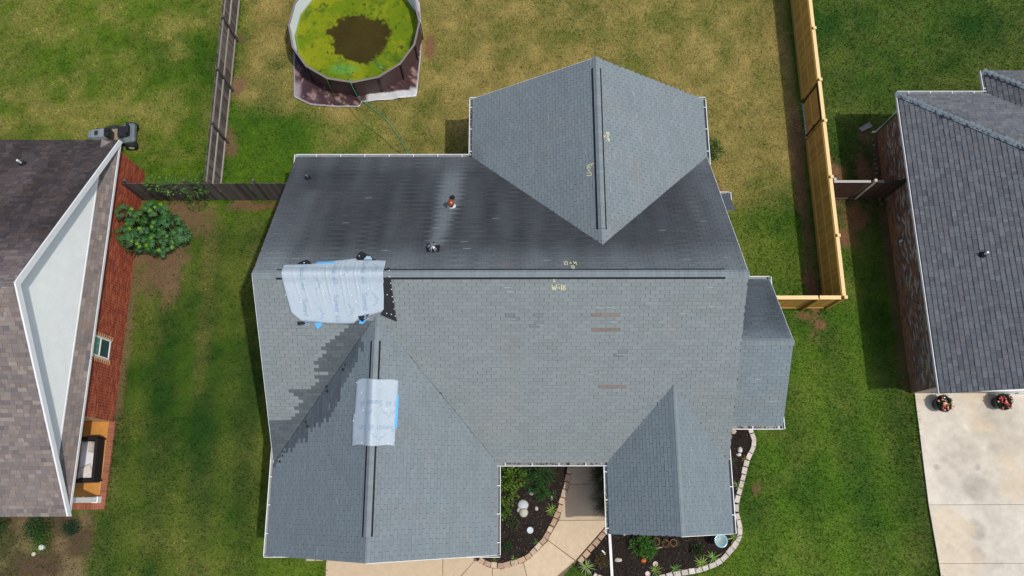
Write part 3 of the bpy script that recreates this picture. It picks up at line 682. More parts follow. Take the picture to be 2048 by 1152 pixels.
# roof penetrations
def rear_z(y): return E_+PM*(RUN-y)
x, y = .74, 4.44
MB().lathe([(.0, .30), (.035, .30), (.035, -.1)], (x, y, rear_z(y)), 12).build('vent_pipe', mat('grey_pipe', (.12, .12, .12)), house).parent
MB().lathe([(.12, -.04), (.11, .03), (.05, .10), (.04, .13)], (x, y, rear_z(y)), 14).build('pipe_boot', M_BLACK, house)
x, y = 6.06, 3.40
MB().lathe([(.085, -.08), (.085, .09), (.055, .12), (.055, .15), (0, .15)], (x, y, rear_z(y)), 14).build('vent_cap', M_BLACK, house)
x, y = 6.05, 2.98
fl = MB().lathe([(.0, .46), (.10, .43), (.125, .37), (.125, .33), (.085, .32), (.085, .15)], (x, y, rear_z(y)), 18).build('flue_cap', mat('copper_cap', (.42, .12, .06), rough=.35, metal=.6, amt=.3, scale=30), house, smooth=True); fl['label'] = 'rusty copper coloured flue cap'
MB().lathe([(.085, .3), (.085, .1), (.15, .02), (.15, -.08)], (x, y, rear_z(y)), 18).obox((x, y-.03, rear_z(y)+.0), (.36, .34, .012), Matrix.Rotation(-math.atan(PM), 3, 'X')).build('flue_base', mat('flue_white', (.62, .65, .64), rough=.4), house)
x, y = 5.58, 1.04
tv = MB(); pr = [(.0, .30), (.10, .28), (.165, .21), (.17, .12), (.12, .05), (.12, -.08)]; n_ = 16; k = len(pr)
for i in range(n_):
    t = 2*math.pi*i/n_; t2 = t+.26
    tv.add([(x+pr[j][0]*math.cos(t), y+pr[j][0]*math.sin(t), rear_z(y)+pr[j][1]) for j in range(k)] + [(x+pr[j][0]*math.cos(t2)*.97, y+pr[j][0]*math.sin(t2)*.97, rear_z(y)+pr[j][1]) for j in range(k)],
           [(j, j+1, k+j+1, k+j) for j in range(k-1)], (1, 1, 1) if i % 3 else (.12, .12, .13))
tv.build('turbine_vent', M_METAL, house)
MB().obox((x, y, rear_z(y)+.012), (.42, .36, .01), Matrix.Rotation(-math.atan(PM), 3, 'X')).build('vent_flashing', M_BLACK, house)
x, y = 15.66, -.98
MB().lathe([(.07, -.1), (.07, .10), (.045, .12), (.045, .2), (0, .2)], (x, y, WE+PM*(WYB-y)), 12).build('vent_pipe', M_BLACK, house)
# flashing cut lines along the valleys, loose black tar patches
def strip(p, q, w, nrm, c, mb):
    p, q, nrm = Vector(p), Vector(q), Vector(nrm); s_ = (q-p).cross(nrm).normalized()*w/2
    mb.add([p-s_, q-s_, q+s_, p+s_], [(0, 1, 2, 3)], c)
for (xa, ya, xb, yb) in ((.1, 0, 3.5, 0), (7.5, 0, 4.6, 0)):
    pts = []; vl = MB()
    for i in range(15):
        x = xa+(xb-xa)*i/14; y = -RUN+(PG/PM)*(GM-abs(x-GM)); pts.append((x, y, E_+PG*(GM-abs(x-GM))+.014))
    for p, q in zip(pts[:-1], pts[1:]): strip(p, q, random.uniform(.006, .035) if xa < 4 else random.uniform(.004, .016), (0, 0, 1), (.03, .032, .034), vl)
    vl.build('valley_flashing', mat('tar', rough=.6), house)
for (x, y) in ((.28, -5.62), (.38, -5.42), (.45, -5.30), (1.28, -4.36), (1.35, -4.5), (2.05, -3.25), (2.08, -3.42), (2.72, -2.62), (2.66, -2.78)):
    z = max(float(zmain(np.array(x), np.array(y))), float(zgar(np.array(x), np.array(y)))); n_ = 6; r = random.uniform(.035, .065); a0 = random.random()*6; tp = MB()
    tp.add([(x+r*random.uniform(.5, 1.1)*math.cos(a0+6.28*i/n_), y+r*random.uniform(.5, 1.1)*math.sin(a0+6.28*i/n_), z+.02+(.03 if i % 2 else -.01)) for i in range(n_)], [tuple(range(n_))], (.012, .012, .014))
    tp.build('tar_patch', MATS['tar'], house)

# chalk: writing and the strokes drawn on damaged shingles
GLY = {'F': [[(0, 0), (0, 1), (.55, 1)], [(0, .55), (.45, .55)]], 'W': [[(0, 1), (.2, 0), (.42, .7), (.65, 0), (.85, 1)]], '=': [[(.05, .62), (.45, .62)], [(.05, .35), (.45, .35)]],
       '1': [[(.15, 0), (.15, 1)]], '8': [[(.28, .52), (.05, .75), (.28, 1), (.5, .78), (.28, .52), (0, .25), (.28, 0), (.58, .25), (.28, .52)]], 'B': [[(0, 0), (0, 1), (.4, .95), (.45, .7), (.05, .52), (.5, .42), (.5, .1), (0, 0)]],
       '2': [[(0, .8), (.2, 1), (.45, .85), (.4, .6), (0, 0), (.55, .05)]], 'L': [[(0, 1), (0, 0), (.5, .03)]], '7': [[(0, 1), (.5, 1), (.2, 0)]], 'R': [[(0, 0), (0, 1), (.42, .95), (.42, .6), (.02, .5), (.5, 0)]],
       'S': [[(.55, .88), (.3, 1), (.05, .82), (.15, .58), (.45, .45), (.55, .2), (.3, 0), (.0, .12)]], 'u': [[(0, .62), (.02, .12), (.2, 0), (.42, .15), (.45, .62), (.45, 0)]],
       'm': [[(0, 0), (0, .62)], [(0, .5), (.2, .62), (.3, .5), (.3, 0)], [(.3, .5), (.5, .62), (.6, .5), (.6, 0)]], 'i': [[(.05, 0), (.05, .6)], [(.05, .82), (.05, .9)]], 't': [[(.12, .92), (.12, .1), (.3, 0)], [(0, .62), (.3, .62)]],
       '6': [[(.45, .95), (.15, .7), (0, .3), (.2, 0), (.48, .2), (.4, .48), (.05, .38)]], '0': [[(.25, 1), (0, .5), (.25, 0), (.5, .5), (.25, 1)]]}
def write(mb, text, place, size, w, c, gap=.18, dash=0.):
    """ribbon letters; place(a, b) maps letter space (metres) to a point and gives the surface normal"""
    x = 0.
    for ch in text:
        if ch == ' ': x += .5; continue
        wmax = max(p[0] for st in GLY[ch] for p in st)
        for st in GLY[ch]:
            for p, q in zip(st[:-1], st[1:]):
                n_ = 3; d = Vector((q[0]-p[0], q[1]-p[1])).normalized()*w/2; e = Vector((-d.y, d.x))
                for i in range(n_):
                    if dash and random.random() < dash: continue
                    a = Vector(p).lerp(Vector(q), i/n_)+Vector((x, 0)); b = Vector(p).lerp(Vector(q), (i+1)/n_)+Vector((x, 0)); a, b = a*size, b*size
                    k = random.uniform(.8, 1.25)
                    mb.add([place(*(a-d*.5-e*k)), place(*(b+d*.5-e*k)), place(*(b+d*.5+e*k)), place(*(a-d*.5+e*k))], [(0, 1, 2, 3)], c)
        x += wmax+gap
CHALK = (.72, .70, .38)
def chalk_text(sl_, at, lines, size=.16):
    u0, v0 = sl_.uv(at); mb = MB()
    for (t, du, dv) in lines: write(mb, t, lambda a, b: sl_.P(u0+du+a, v0+dv+b, .0125), size, .024, CHALK, .22, .08)
    mb.build('chalk_writing', M_PRINT, house)
def surf(sl_, x, y):
    """slope coordinates of the surface point above x, y"""
    n = sl_.N; z = sl_.o[2] - (n[0]*(x-sl_.o[0])+n[1]*(y-sl_.o[1]))/n[2]; return (x, y, z)
chalk_text(sF, surf(sF, 9.40, -.46), [('F', .05, .21), ('W=18', 0, 0)])
chalk_text(sB, surf(sB, 10.20, .47), [('B', .10, .19), ('W=12', 0, 0)])
chalk_text(sBL, surf(sBL, 10.70, 4.12), [('L', .0, .19), ('W=17', 0, 0)])
chalk_text(sBR, surf(sBR, 11.50, 4.98), [('R', .12, .17), ('W=11', 0, 0)], .145)
def stroke(sl_, x, y, L=.26, tilt=.06):
    u, v = sl_.uv(surf(sl_, x, y)); n_ = 5; w = .009; strokes = MB()
    for i in range(n_):
        a = (i/n_-.5)*L; b = ((i+1)/n_-.5)*L; k0, k1 = (w*(1-abs(2*i/n_-1)*.5), w*(1-abs(2*(i+1)/n_-1)*.5))
        strokes.add([sl_.P(u+a, v+a*tilt-k0, .0125), sl_.P(u+b, v+b*tilt-k1, .0125), sl_.P(u+b, v+b*tilt+k1, .0125), sl_.P(u+a, v+a*tilt+k0, .0125)], [(0, 1, 2, 3)], (.40, .42, .43))
    strokes.build('chalk_stroke', M_PRINT, house)
for p in [(8.03, -.39), (8.07, -.50), (8.15, -1.27), (9.06, -1.17), (9.03, -1.44), (8.93, -1.90), (9.2, -1.91), (11.65, -2.30), (10.73, -2.90), (10.94, -.96), (11.26, -.95), (11.36, -1.36), (12.6, -.83), (14.37, -.38), (13.61, -1.12), (14.52, -.93), (9.6, -.3)]: stroke(sF, *p, tilt=-.08)
for p in [(9.24, .52), (2.53, 2.19), (4.03, .94), (6.57, 1.32), (6.68, 1.02), (5.59, 1.96), (1.2, .6), (13.76, .56), (13.19, 1.83), (14.67, 2.25), (15.06, .64), (7.6, 2.4), (3.1, 3.4)]: stroke(sB, *p)
for p in [(8.13, 6.46), (8.33, 6.42), (8.44, 6.28), (9.47, 6.31), (9.81, 6.6), (10.24, 6.45), (10.23, 5.55), (10.67, 4.64)]: stroke(sBL, *p)
for p in [(12.5, 7.21), (11.87, 6.28), (12.59, 6.35), (13.32, 7.14), (12.72, 5.42), (11.65, 4.49), (11.46, 3.9), (11.45, 3.26)]: stroke(sBR, *p)
for p in [(2.7, -6.9), (2.29, -2.73), (2.2, -3.9), (1.6, -4.63)]: stroke(sGL, *p, tilt=.12)
for p in [(12.67, -5.26), (13.15, -6.33), (12.68, -7.23)]: stroke(sPL, *p)
for p in [(14.03, -5.34), (13.86, -6.33)]: stroke(sPR, *p)
for p in [(16.6, -2.9), (17.2, -3.6)]: stroke(sWF, *p)

# ------------------------------------------------------------------ sheets patched over the roof
def roof_z(x, y): return float(max(zmain(np.array(x), np.array(y)), zgar(np.array(x), np.array(y)), zrear(np.array(x), np.array(y))))
def sheet(name, m, parent, P, zf, col, nu=60, nv=60, lift=.0, edge=None):
    """quad-ish sheet through outline curves: P(a, b) -> x, y on the unit square"""
    V, Cc = [], []
    for j in range(nv+1):
        for i in range(nu+1):
            x, y = P(i/nu, j/nv); V.append((x, y, zf(x, y, i/nu, j/nv)+lift)); Cc.append(col(x, y, i/nu, j/nv))
    I = np.arange((nu+1)*(nv+1)).reshape(nv+1, nu+1)
    F = np.stack([I[:-1, :-1], I[:-1, 1:], I[1:, 1:], I[1:, :-1]], -1).reshape(-1, 4)
    me = np_mesh(name, np.array(V), F, np.array(Cc)); me.materials.append(m); me.shade_smooth()
    o = bpy.data.objects.new(name, me); link(o, parent); q = o.modifiers.new('thick', 'SOLIDIFY'); q.thickness = .006; q.offset = 1
    return o
def fnz(x, y, sc, sd): return float(fbm(np.array(x), np.array(y), sc, sd))
# large sheet over the main ridge
TB = [(.0, .36), (.18, .38), (.26, .39), (.40, .48), (.55, .55), (.68, .62), (.8, .58), (1., .52)]          # rear edge y by a
TF = [(.0, -1.10), (.06, -1.33), (.2, -1.36), (.35, -1.40), (.55, -1.41), (.64, -1.40), (.70, -1.28), (.85, -1.16), (1., -1.05)]
def big_xy(a, b):
    yb = np.interp(a, *zip(*TB)); yf = np.interp(a, *zip(*TF)); y = yf+(yb-yf)*b
    xl = np.interp(y, [-1.35, -1.1, -.3, .36], [1.24, 1.12, .96, .91]); xr = np.interp(y, [-1.05, 0, .5], [4.10, 4.11, 4.12]); return xl+(xr-xl)*a, y
FOLDS = [(.12, .10), (.20, .14), (.32, .05), (.36, .10), (.44, .16), (.52, .04), (.58, .12), (.63, .10), (.72, .15), (.76, .06), (.86, .05)]
def big_z(x, y, a, b):
    z = RZM - PM*math.sqrt(y*y+.0015) + .055 + .065*math.exp(-(y/.2)**4)
    for (f, h) in FOLDS:
        f2 = f + .035*(1-b) - .01; d = (a-f2)/.0065; z += .14*h*math.exp(-d*d)*(.25+.9*math.sin(math.pi*min(1, max(0, 1.15-b)))) if b < .97 else 0
    z += .02*(fnz(x*2, y, .7, 3)-.5) + .007*(fnz(x*6, y, .3, 4)-.5); e = min(b, 1-b)
    return z - .025*max(0, 1-e/.03) - .015*max(0, 1-min(a, 1-a)/.015)
tarp = thing('roof_sheet', 'large pale blue white underlayment sheet draped over the main ridge', 'roof sheet', (2.5, 0, RZM))
SHEETC = np.array((.415, .480, .525))
sheet('membrane', M_TARP, tarp, big_xy, big_z, lambda x, y, a, b: SHEETC*(1+.10*(fnz(x, y, .5, 8)-.5)), 150, 50)
def on_big(x, y):
    yb = np.interp((x-.95)/3.16, *zip(*TB)); yf = np.interp((x-.95)/3.16, *zip(*TF)); b = (y-yf)/(yb-yf)
    xl = np.interp(y, [-1.35, -1.1, -.3, .36], [1.24, 1.12, .96, .91]); xr = 4.11; a = (x-xl)/(xr-xl)
    return Vector((x, y, big_z(x, y, min(max(a, 0), 1), min(max(b, .07), .93))+.012))
BLUE = (.26, .36, .46)
for (x0, ys_) in ((1.52, (.30, -.72)), (2.52, (.45, -.60)), (3.42, (.46, -.55))):
    mb = MB()
    for y0 in ys_: write(mb, 'Summit 60', lambda a, b: on_big(x0+b+a*.0, y0-a), .15, .022, BLUE, .14, .12)
    mb.build('printed_lettering', M_PRINT, tarp)
for (x0, y0) in ((1.95, -.1), (2.85, .28), (3.75, .38), (1.98, -.95), (2.92, -.85), (3.72, -.55)):
    mb = MB(); pk = [(0, 0), (.07, .10), (.10, .07), (.17, .20), (.22, .10), (.27, .16), (.36, 0)]
    for p, q in zip(pk[:-1], pk[1:]):
        for i in range(4):
            a = Vector(p).lerp(Vector(q), i/4); b = Vector(p).lerp(Vector(q), (i+1)/4); e = Vector((-(b-a).y, (b-a).x)).normalized()*.009
            mb.add([on_big(x0+v.y, y0-v.x) for v in (a-e, b-e, b+e, a+e)], [(0, 1, 2, 3)], BLUE)
    mb.build('mountain_logo', M_PRINT, tarp)
def patch(pts, c, lift=.03, name='felt_strip', m=None, par=None):
    mb = MB(); n_ = len(pts); P = [Vector((x, y, roof_z(x, y)+lift+random.uniform(0, .02))) for x, y in pts]; ctr = sum(P, Vector())/n_; ctr.z = max(ctr.z, roof_z(ctr.x, ctr.y)+lift)
    mb.add([ctr]+P, [(0, i+1, (i+1) % n_+1) for i in range(n_)], c); o = mb.build(name, m or M_TARP, par or tarp); q = o.modifiers.new('thick', 'SOLIDIFY'); q.thickness = .006; return o
FELT = (.014, .014, .017); SKY = (.10, .42, .80)
mb = MB()
ptsR = [(4.24, .22), (4.30, .20), (4.33, -.05), (4.37, -.5), (4.42, -1.0), (4.46, -1.36)]; ptsL = [(4.09, .12), (4.09, .03), (4.09, -.2), (4.09, -.6), (4.06, -.98), (3.95, -1.16)]
vs_ = [Vector((x, y, RZM-PM*abs(y)+.055)) for x, y in ptsL] + [Vector((x, y, RZM-PM*abs(y)+.05)) for x, y in ptsR]
mb.add(vs_, [(i, i+1, 7+i, 6+i) for i in range(5)], FELT); o = mb.build('felt_strip', M_TARP, tarp); q = o.modifiers.new('thick', 'SOLIDIFY'); q.thickness = .012
for (x, y) in [(4.29, .1), (4.31, -.1), (4.33, -.28), (4.34, -.45), (4.36, -.65), (4.38, -.8), (4.40, -1.0), (4.42, -1.2), (4.3, -1.15), (4.15, -1.12), (4.2, -.6), (1.0, -.6), (2.25, -.28), (2.2, -.5), (2.75, -.48), (3.08, -.62), (3.2, -.78), (3.3, -.4), (3.62, -.42), (1.45, -.8), (2.3, .25), (2.5, -.3), (1.55, .42), (3.25, .7)]:
    if x < 4.12 and y < .35: p = on_big(x, y)
    else: p = Vector((x, y, roof_z(x, y)+.066))
    MB().lathe([(0, .012), (.014, .010), (.016, 0)], p, 8, c=(.85, .87, .88)).build('cap_nail', M_PLAST, tarp)
patch([(1.30, .36), (1.45, .50), (1.62, .55), (1.75, .45), (1.80, .36)], FELT); patch([(3.18, .52), (3.17, .72), (3.28, .90), (3.5, .76), (3.82, .52)], FELT, .05)
patch([(3.42, .54), (3.5, .70), (3.62, .66), (3.70, .54)], (.4, .55, .66), .075, 'loose_flap'); patch([(1.95, .38), (1.95, .45), (2.5, .475), (2.5, .40)], SKY, .06, 'loose_flap')
patch([(1.82, -1.38), (2.08, -1.38), (2.02, -1.48), (1.90, -1.56)], SKY, .03, 'loose_flap'); patch([(3.12, -1.24), (3.30, -1.28), (3.24, -1.40), (3.36, -1.42), (3.50, -1.30), (3.36, -1.24)], SKY, .03, 'loose_flap')
patch([(3.22, -1.2), (3.6, -1.14), (3.5, -1.26), (3.36, -1.36), (3.28, -1.3)], FELT, .05); patch([(1.28, -1.34), (1.65, -1.36), (1.55, -1.42), (1.29, -1.46)], FELT, .03)
# small sheet over the garage ridge
def sm_xy(a, b):
    y = -5.22+2.05*b + .03*math.sin(a*9) - .02*a; xl = 3.10 if b < .47 else 3.16; xl += .05*abs(b-.5); xr = 4.47+.05*b; return xl+(xr-xl)*a, y
ZG = E_+PG*GM
def sm_z(x, y, a, b):
    z = ZG-PG*math.sqrt((x-GM)**2+.0012)+.05+.065*math.exp(-((x-GM)/.2)**4)+.012*(fnz(x*2, y*3, .4, 5)-.5)
    z += .010*math.exp(-((b-.47+.03*a)/.012)**2)
    return z-.035*max(0, 1-min(a, 1-a)/.05)
tarp2 = thing('roof_sheet', 'small pale blue white underlayment sheet over the garage ridge with blue edge', 'roof sheet', (GM, -4.2, ZG))
sheet('membrane', M_TARP, tarp2, sm_xy, sm_z, lambda x, y, a, b: SHEETC*(1.0+.06*(fnz(x, y, .4, 6)-.5)), 40, 60)
def on_sm(x, y): return Vector((x, y, sm_z(x, y, .5, min(max((y+5.22)/2.05, 0), 1))+.010))
for (t, x0, y0) in (('Summit 60 Sum', 4.43, -4.62), ('t 60 Summit 60', 4.47, -3.86)):
    mb = MB(); write(mb, t, lambda a, b: on_sm(x0-a*.80, y0-b) if x0-a*.80 > 3.17 else on_sm(3.17, y0-b), .17, .022, BLUE, .17, .1); mb.build('printed_lettering', M_PRINT, tarp2)
for (x0, y0) in ((4.22, -4.86), (3.42, -4.92), (3.86, -4.12), (4.46, -4.12)):
    mb = MB(); pk = [(0, 0), (.08, .12), (.11, .09), (.19, .24), (.26, .10), (.31, .13), (.38, 0)]
    for p, q in zip(pk[:-1], pk[1:]):
        for i in range(4):
            a = Vector(p).lerp(Vector(q), i/4); b = Vector(p).lerp(Vector(q), (i+1)/4); e = Vector((-(b-a).y, (b-a).x)).normalized()*.009
            mb.add([on_sm(max(3.15, x0-v.x), y0-v.y) for v in (a-e, b-e, b+e, a+e)], [(0, 1, 2, 3)], BLUE)
    mb.build('mountain_logo', M_PRINT, tarp2)
mb = MB(); mb.add([(4.48, -3.62, roof_z(4.48, -3.62)+.03), (4.535, -3.64, roof_z(4.535, -3.64)+.03), (4.52, -4.68, roof_z(4.52, -4.68)+.03), (4.44, -4.68, roof_z(4.44, -4.68)+.035)], [(0, 1, 2, 3)], SKY); o = mb.build('loose_flap', M_TARP, tarp2); q = o.modifiers.new('thick', 'SOLIDIFY'); q.thickness = .008
for (x, y) in [(4.05, -3.25), (4.0, -3.42), (3.4, -3.6), (3.5, -4.15), (4.2, -4.1), (4.45, -5.05), (4.0, -5.1), (4.3, -5.16), (3.15, -4.45), (3.5, -5.15), (4.47, -3.25), (3.2, -3.25)]:
    MB().lathe([(0, .012), (.014, .010), (.016, 0)], on_sm(x, y), 8, c=(.85, .87, .88)).build('cap_nail', M_PLAST, tarp2)

# ------------------------------------------------------------------ brick courses
BRF = np.array([(0, 1, 2, 3), (0, 4, 5, 1), (1, 5, 6, 2), (2, 6, 7, 3), (3, 7, 4, 0)])
def brick_wall(parent, x, face, y0, y1, z0, z1, colour, holes=(), proud=.008, L=.203, H=.066, mg=.0105, n_single=300, box=None):
    """bricks standing proud of a wall plane at x; face = +1 looks to +x, -1 to -x"""
    items = []; z = z0; r = 0
    while z < z1-.01:
        h = min(H, z1-z); u = y0-(L+mg)*(.5 if r % 2 else 0)
        while u < y1:
            a, b = max(u, y0), min(u+L, y1)
            if b-a > .03 and not any(a < hb and b > ha and z < hd and z+h > hc for ha, hb, hc, hd in holes): items.append((a, z, b-a, h))
            u += L+mg
        z += H+mg; r += 1
    A = np.array(items); c = colour(A[:, 0]+A[:, 2]/2, A[:, 1]); p = proud+rng.uniform(-.002, .002, len(A))
    def corners(a, z_, l, h, pr):
        xo = x+face*pr; o_ = np.zeros_like(a)
        return np.stack([np.stack(q, -1) for q in ((o_+xo, a, z_), (o_+xo, a+l, z_), (o_+xo, a+l, z_+h), (o_+xo, a, z_+h), (o_+x, a, z_), (o_+x, a+l, z_), (o_+x, a+l, z_+h), (o_+x, a, z_+h))], 1)
    sc = np.random.default_rng(3).random(len(A))*.02 + (box(A[:, 0], A[:, 1]) if box else A[:, 1]); one = np.zeros(len(A), bool)
    full = A[:, 2] > L-.002; sc = np.where(full, sc, -9); one[np.argsort(sc)[-n_single:]] = True
    k = ~one; V = corners(A[k, 0], A[k, 1], A[k, 2], A[k, 3], p[k]).reshape(-1, 3); F = (BRF[None]+8*np.arange(k.sum())[:, None, None]).reshape(-1, 4)
    me = np_mesh('bricks', V, F, np.repeat(c[k], 8, 0)); me.materials.append(M_BRICK); o = bpy.data.objects.new('bricks', me); link(o, parent); o['kind'] = 'stuff'
    bm_ = np_mesh('brick', corners(np.zeros(1), np.zeros(1), np.full(1, L), np.full(1, H), np.full(1, proud))[0]-np.array((x, 0, 0)), BRF, np.ones((8, 3))); bm_.materials.append(M_BRICK)
    for i in np.nonzero(one)[0]: inst('brick', bm_, parent, Matrix.Translation((x+face*(p[i]-proud), A[i, 0], A[i, 1])), c[i])

# ------------------------------------------------------------------ the house on the left
LX, LYB, LYF, LE = -6.80, 6.36, -7.38, 2.85; LM = (LYB+LYF)/2; LR = (LYB-LYF)/2; LP = .677; LZ = LE+LR*LP; LW = -7.05; LG = -7.22
lh = thing('brick_house', 'red brick house at left with brown mottled roof and white sided gable', 'house', (-12, -.5, 0))
MB().prism([(-17, -3.98), (LW, -3.98), (LW, 6.22), (-17, 6.22)], 0, 2.72, (.62, .40, .22)).prism([(-17, -7.0), (-10.2, -7.0), (-10.2, -3.9), (-17, -3.9)], 0, 2.7, (.2, .06, .04)).build('wall', M_MORTAR, lh)
WIN = (-1.78, -1.05, 1.02, 2.45)
def lbrick(y, z):
    n = len(y); b = np.array([(.31, .064, .030), (.35, .080, .038), (.27, .055, .028), (.23, .048, .03), (.40, .11, .05)])[rng.integers(0, 5, n)]; return b*rng.uniform(.8, 1.15, n)[:, None]
brick_wall(lh, LW, 1, -3.98, 6.22, .02, 2.70, lbrick, [(WIN[0], WIN[1], WIN[2]-.11, WIN[3])], box=lambda u, z: -np.abs(u+3.0)*.2)
for i in range(11):     # rowlock sill under the window
    y = WIN[0]+.01+i*(WIN[1]-WIN[0]-.02)/11
    MB().box((LW-.02, y, WIN[2]-.10), (LW+.035, y+.055, WIN[2]-.012), tuple(np.array((.26, .075, .042))*random.uniform(.85, 1.15))).build('sill_brick', M_BRICK, lh)
# window
wn = MB(); y0, y1, z0, z1 = WIN; f = .05
for (a, b) in (((y0, z0), (y1, z0+f)), ((y0, z1-f), (y1, z1)), ((y0, z0+f), (y0+f, z1-f)), ((y1-f, z0+f), (y1, z1-f)), ((y0+f, (z0+z1)/2-.025), (y1-f, (z0+z1)/2+.025))):
    wn.box((LW-.01, a[0], a[1]), (LW+.03, b[0], b[1]))
wo = wn.build('window', M_WHITE, lh)
zc = (z0+z1)/2
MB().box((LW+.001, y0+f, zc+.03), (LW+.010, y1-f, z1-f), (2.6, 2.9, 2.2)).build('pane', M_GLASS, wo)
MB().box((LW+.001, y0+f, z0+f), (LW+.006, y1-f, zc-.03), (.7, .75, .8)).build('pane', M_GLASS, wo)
for k in (1, 2): MB().box((LW+.008, y0+f+k*(y1-y0-2*f)/3-.006, zc+.03), (LW+.016, y0+f+k*(y1-y0-2*f)/3+.006, z1-f), (.5, .6, .58)).build('muntin', M_WHITE, wo)
MB().box((LW+.008, y0+f, (zc+z1)/2-.006), (LW+.0155, y1-f, (zc+z1)/2+.006), (.5, .6, .58)).build('muntin', M_WHITE, wo)
# gable siding, board by board
n_b = 40; zb0 = 3.08; zt_ = LZ-.16
for i in range(n_b):
    za = zb0+(zt_-zb0)*i/n_b; zb = zb0+(zt_-zb0)*(i+1)/n_b+.012
    ha = (LZ-.10-za)/LP; hb = max((LZ-.10-zb)/LP, .02)
    MB().add([(LG+.030, LM-ha, za), (LG+.030, LM+ha, za), (LG+.004, LM+hb, zb), (LG+.004, LM-hb, zb), (LG-.02, LM-ha, za), (LG-.02, LM+ha, za), (LG-.02, LM+hb, zb), (LG-.02, LM-hb, zb)],
             [(0, 1, 2, 3), (0, 4, 5, 1), (2, 6, 7, 3), (1, 5, 6, 2), (3, 7, 4, 0)], (1.02, 1.03, 1.0)).build('siding_board', M_WHITE, lh)
cl_ = 1/math.hypot(1, LP); sl2 = LP*cl_
lF = Slope((-17.5, LYF, LE), (1, 0, 0), (0, cl_, sl2), LX+17.5, LR/cl_); lB = Slope((LX, LYB, LE), (-1, 0, 0), (0, -cl_, sl2), LX+17.5, LR/cl_)
pn_w = LG-LX; pv = Vector((LG-LX-.03, 0, 3.14-2.76)); lPent = Slope((LX+.0, LYF+.12, 2.76), (0, 1, 0), tuple(pv), LYB-LYF-.24, pv.length)
rm = MB(); lF.deck(rm, .09); lB.deck(rm, .09); lPent.deck(rm, .05); lroof = rm.build('roof', M_DECK, lh)
LPAL = np.array([(.172, .152, .146), (.150, .135, .134), (.178, .152, .142), (.205, .182, .165), (.135, .126, .132), (.178, .146, .130)])
def colLF(x, y, z): return LPAL[rng.choice(6, len(x), p=[.26, .2, .16, .18, .12, .08])]*rng.uniform(.86, 1.14, len(x))[:, None]*np.array((1.22, 1.16, 1.10))
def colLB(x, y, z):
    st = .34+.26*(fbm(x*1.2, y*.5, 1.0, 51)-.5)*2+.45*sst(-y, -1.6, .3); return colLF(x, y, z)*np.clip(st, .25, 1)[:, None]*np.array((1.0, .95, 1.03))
vis = lambda x, y, z: x > -13.2
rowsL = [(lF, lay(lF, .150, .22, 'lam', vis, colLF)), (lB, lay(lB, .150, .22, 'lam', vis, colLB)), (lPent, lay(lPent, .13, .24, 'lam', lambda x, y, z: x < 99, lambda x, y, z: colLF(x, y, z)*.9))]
shingle_parts(lroof, rowsL, 300, box=lambda p: np.where((p[:, 0] > -10.5) & (p[:, 1] < -.3), 1, .2), edge=(.3, .9))
r_ = MB().box((-17.4, LM-.02, LZ-.08), (LX-.02, LM+.02, LZ-.05)).build('ridge_board', M_DECK, lh)
ridge_caps(r_, (-13., LM, LZ+.002), (LX, LM, LZ+.002), (0, -cl_, -sl2), (0, cl_, -sl2), w=.14, lift=.008, col=(.16, .14, .135))
for (ya, yb) in ((LYB, LM), (LYF, LM)):   # white rake boards
    a, b = Vector((LX, ya, LE-.02)), Vector((LX, yb, LZ-.0))
    a += Vector((.06, 0, 0)); b += Vector((.06, 0, 0)); u_ = Vector((0, 0, .025))
    MB().add([a+Vector((.0, 0, -.20)), b+Vector((.0, 0, -.24)), b+u_, a+u_, a+Vector((-.059, 0, -.20)), b+Vector((-.059, 0, -.24)), b+Vector((-.059, 0, .02)), a+Vector((-.059, 0, .02))], MB.BF).build('rake_board', M_WHITE, lh)
    a -= Vector((.06, 0, 0)); b -= Vector((.06, 0, 0))
    MB().add([a+Vector((-.032, 0, -.20)), b+Vector((-.032, 0, -.26)), b+Vector((LG-LX+.02, 0, -.26)), a+Vector((LG-LX+.02, 0, -.20))], [(0, 1, 2, 3)]).build('rake_soffit', M_WHITE, lh)
MB().box((LX-.002, -1.92, 2.64), (LX+.022, LYB-.1, 2.755)).build('eave_trim', M_WHITE, lh); MB().box((LX-.002, LYF+.1, 2.64), (LX+.022, -2.05, 2.755)).build('eave_trim', M_WHITE, lh)
MB().box((LG-.01, LYF+1.1, 3.13), (LG+.045, LYB-1.1, 3.185)).build('gable_trim', M_WHITE, lh)
MB().box((LG-.2, LYF+.2, 2.62), (LX-.01, LYB-.2, 2.65)).build('soffit', M_WHITE, lh)
vz = LE+LP*(LYB-4.9)
MB().tube([(-9.62, 4.95, vz-.1), (-9.62, 4.95, vz+.32)], .035, 10, (.75, .78, .75)).build('vent_pipe', M_PLAST, lh); MB().lathe([(.13, -.05), (.11, .04), (.05, .12)], (-9.62, 4.95, vz), 12).build('pipe_boot', M_BLACK, lh)
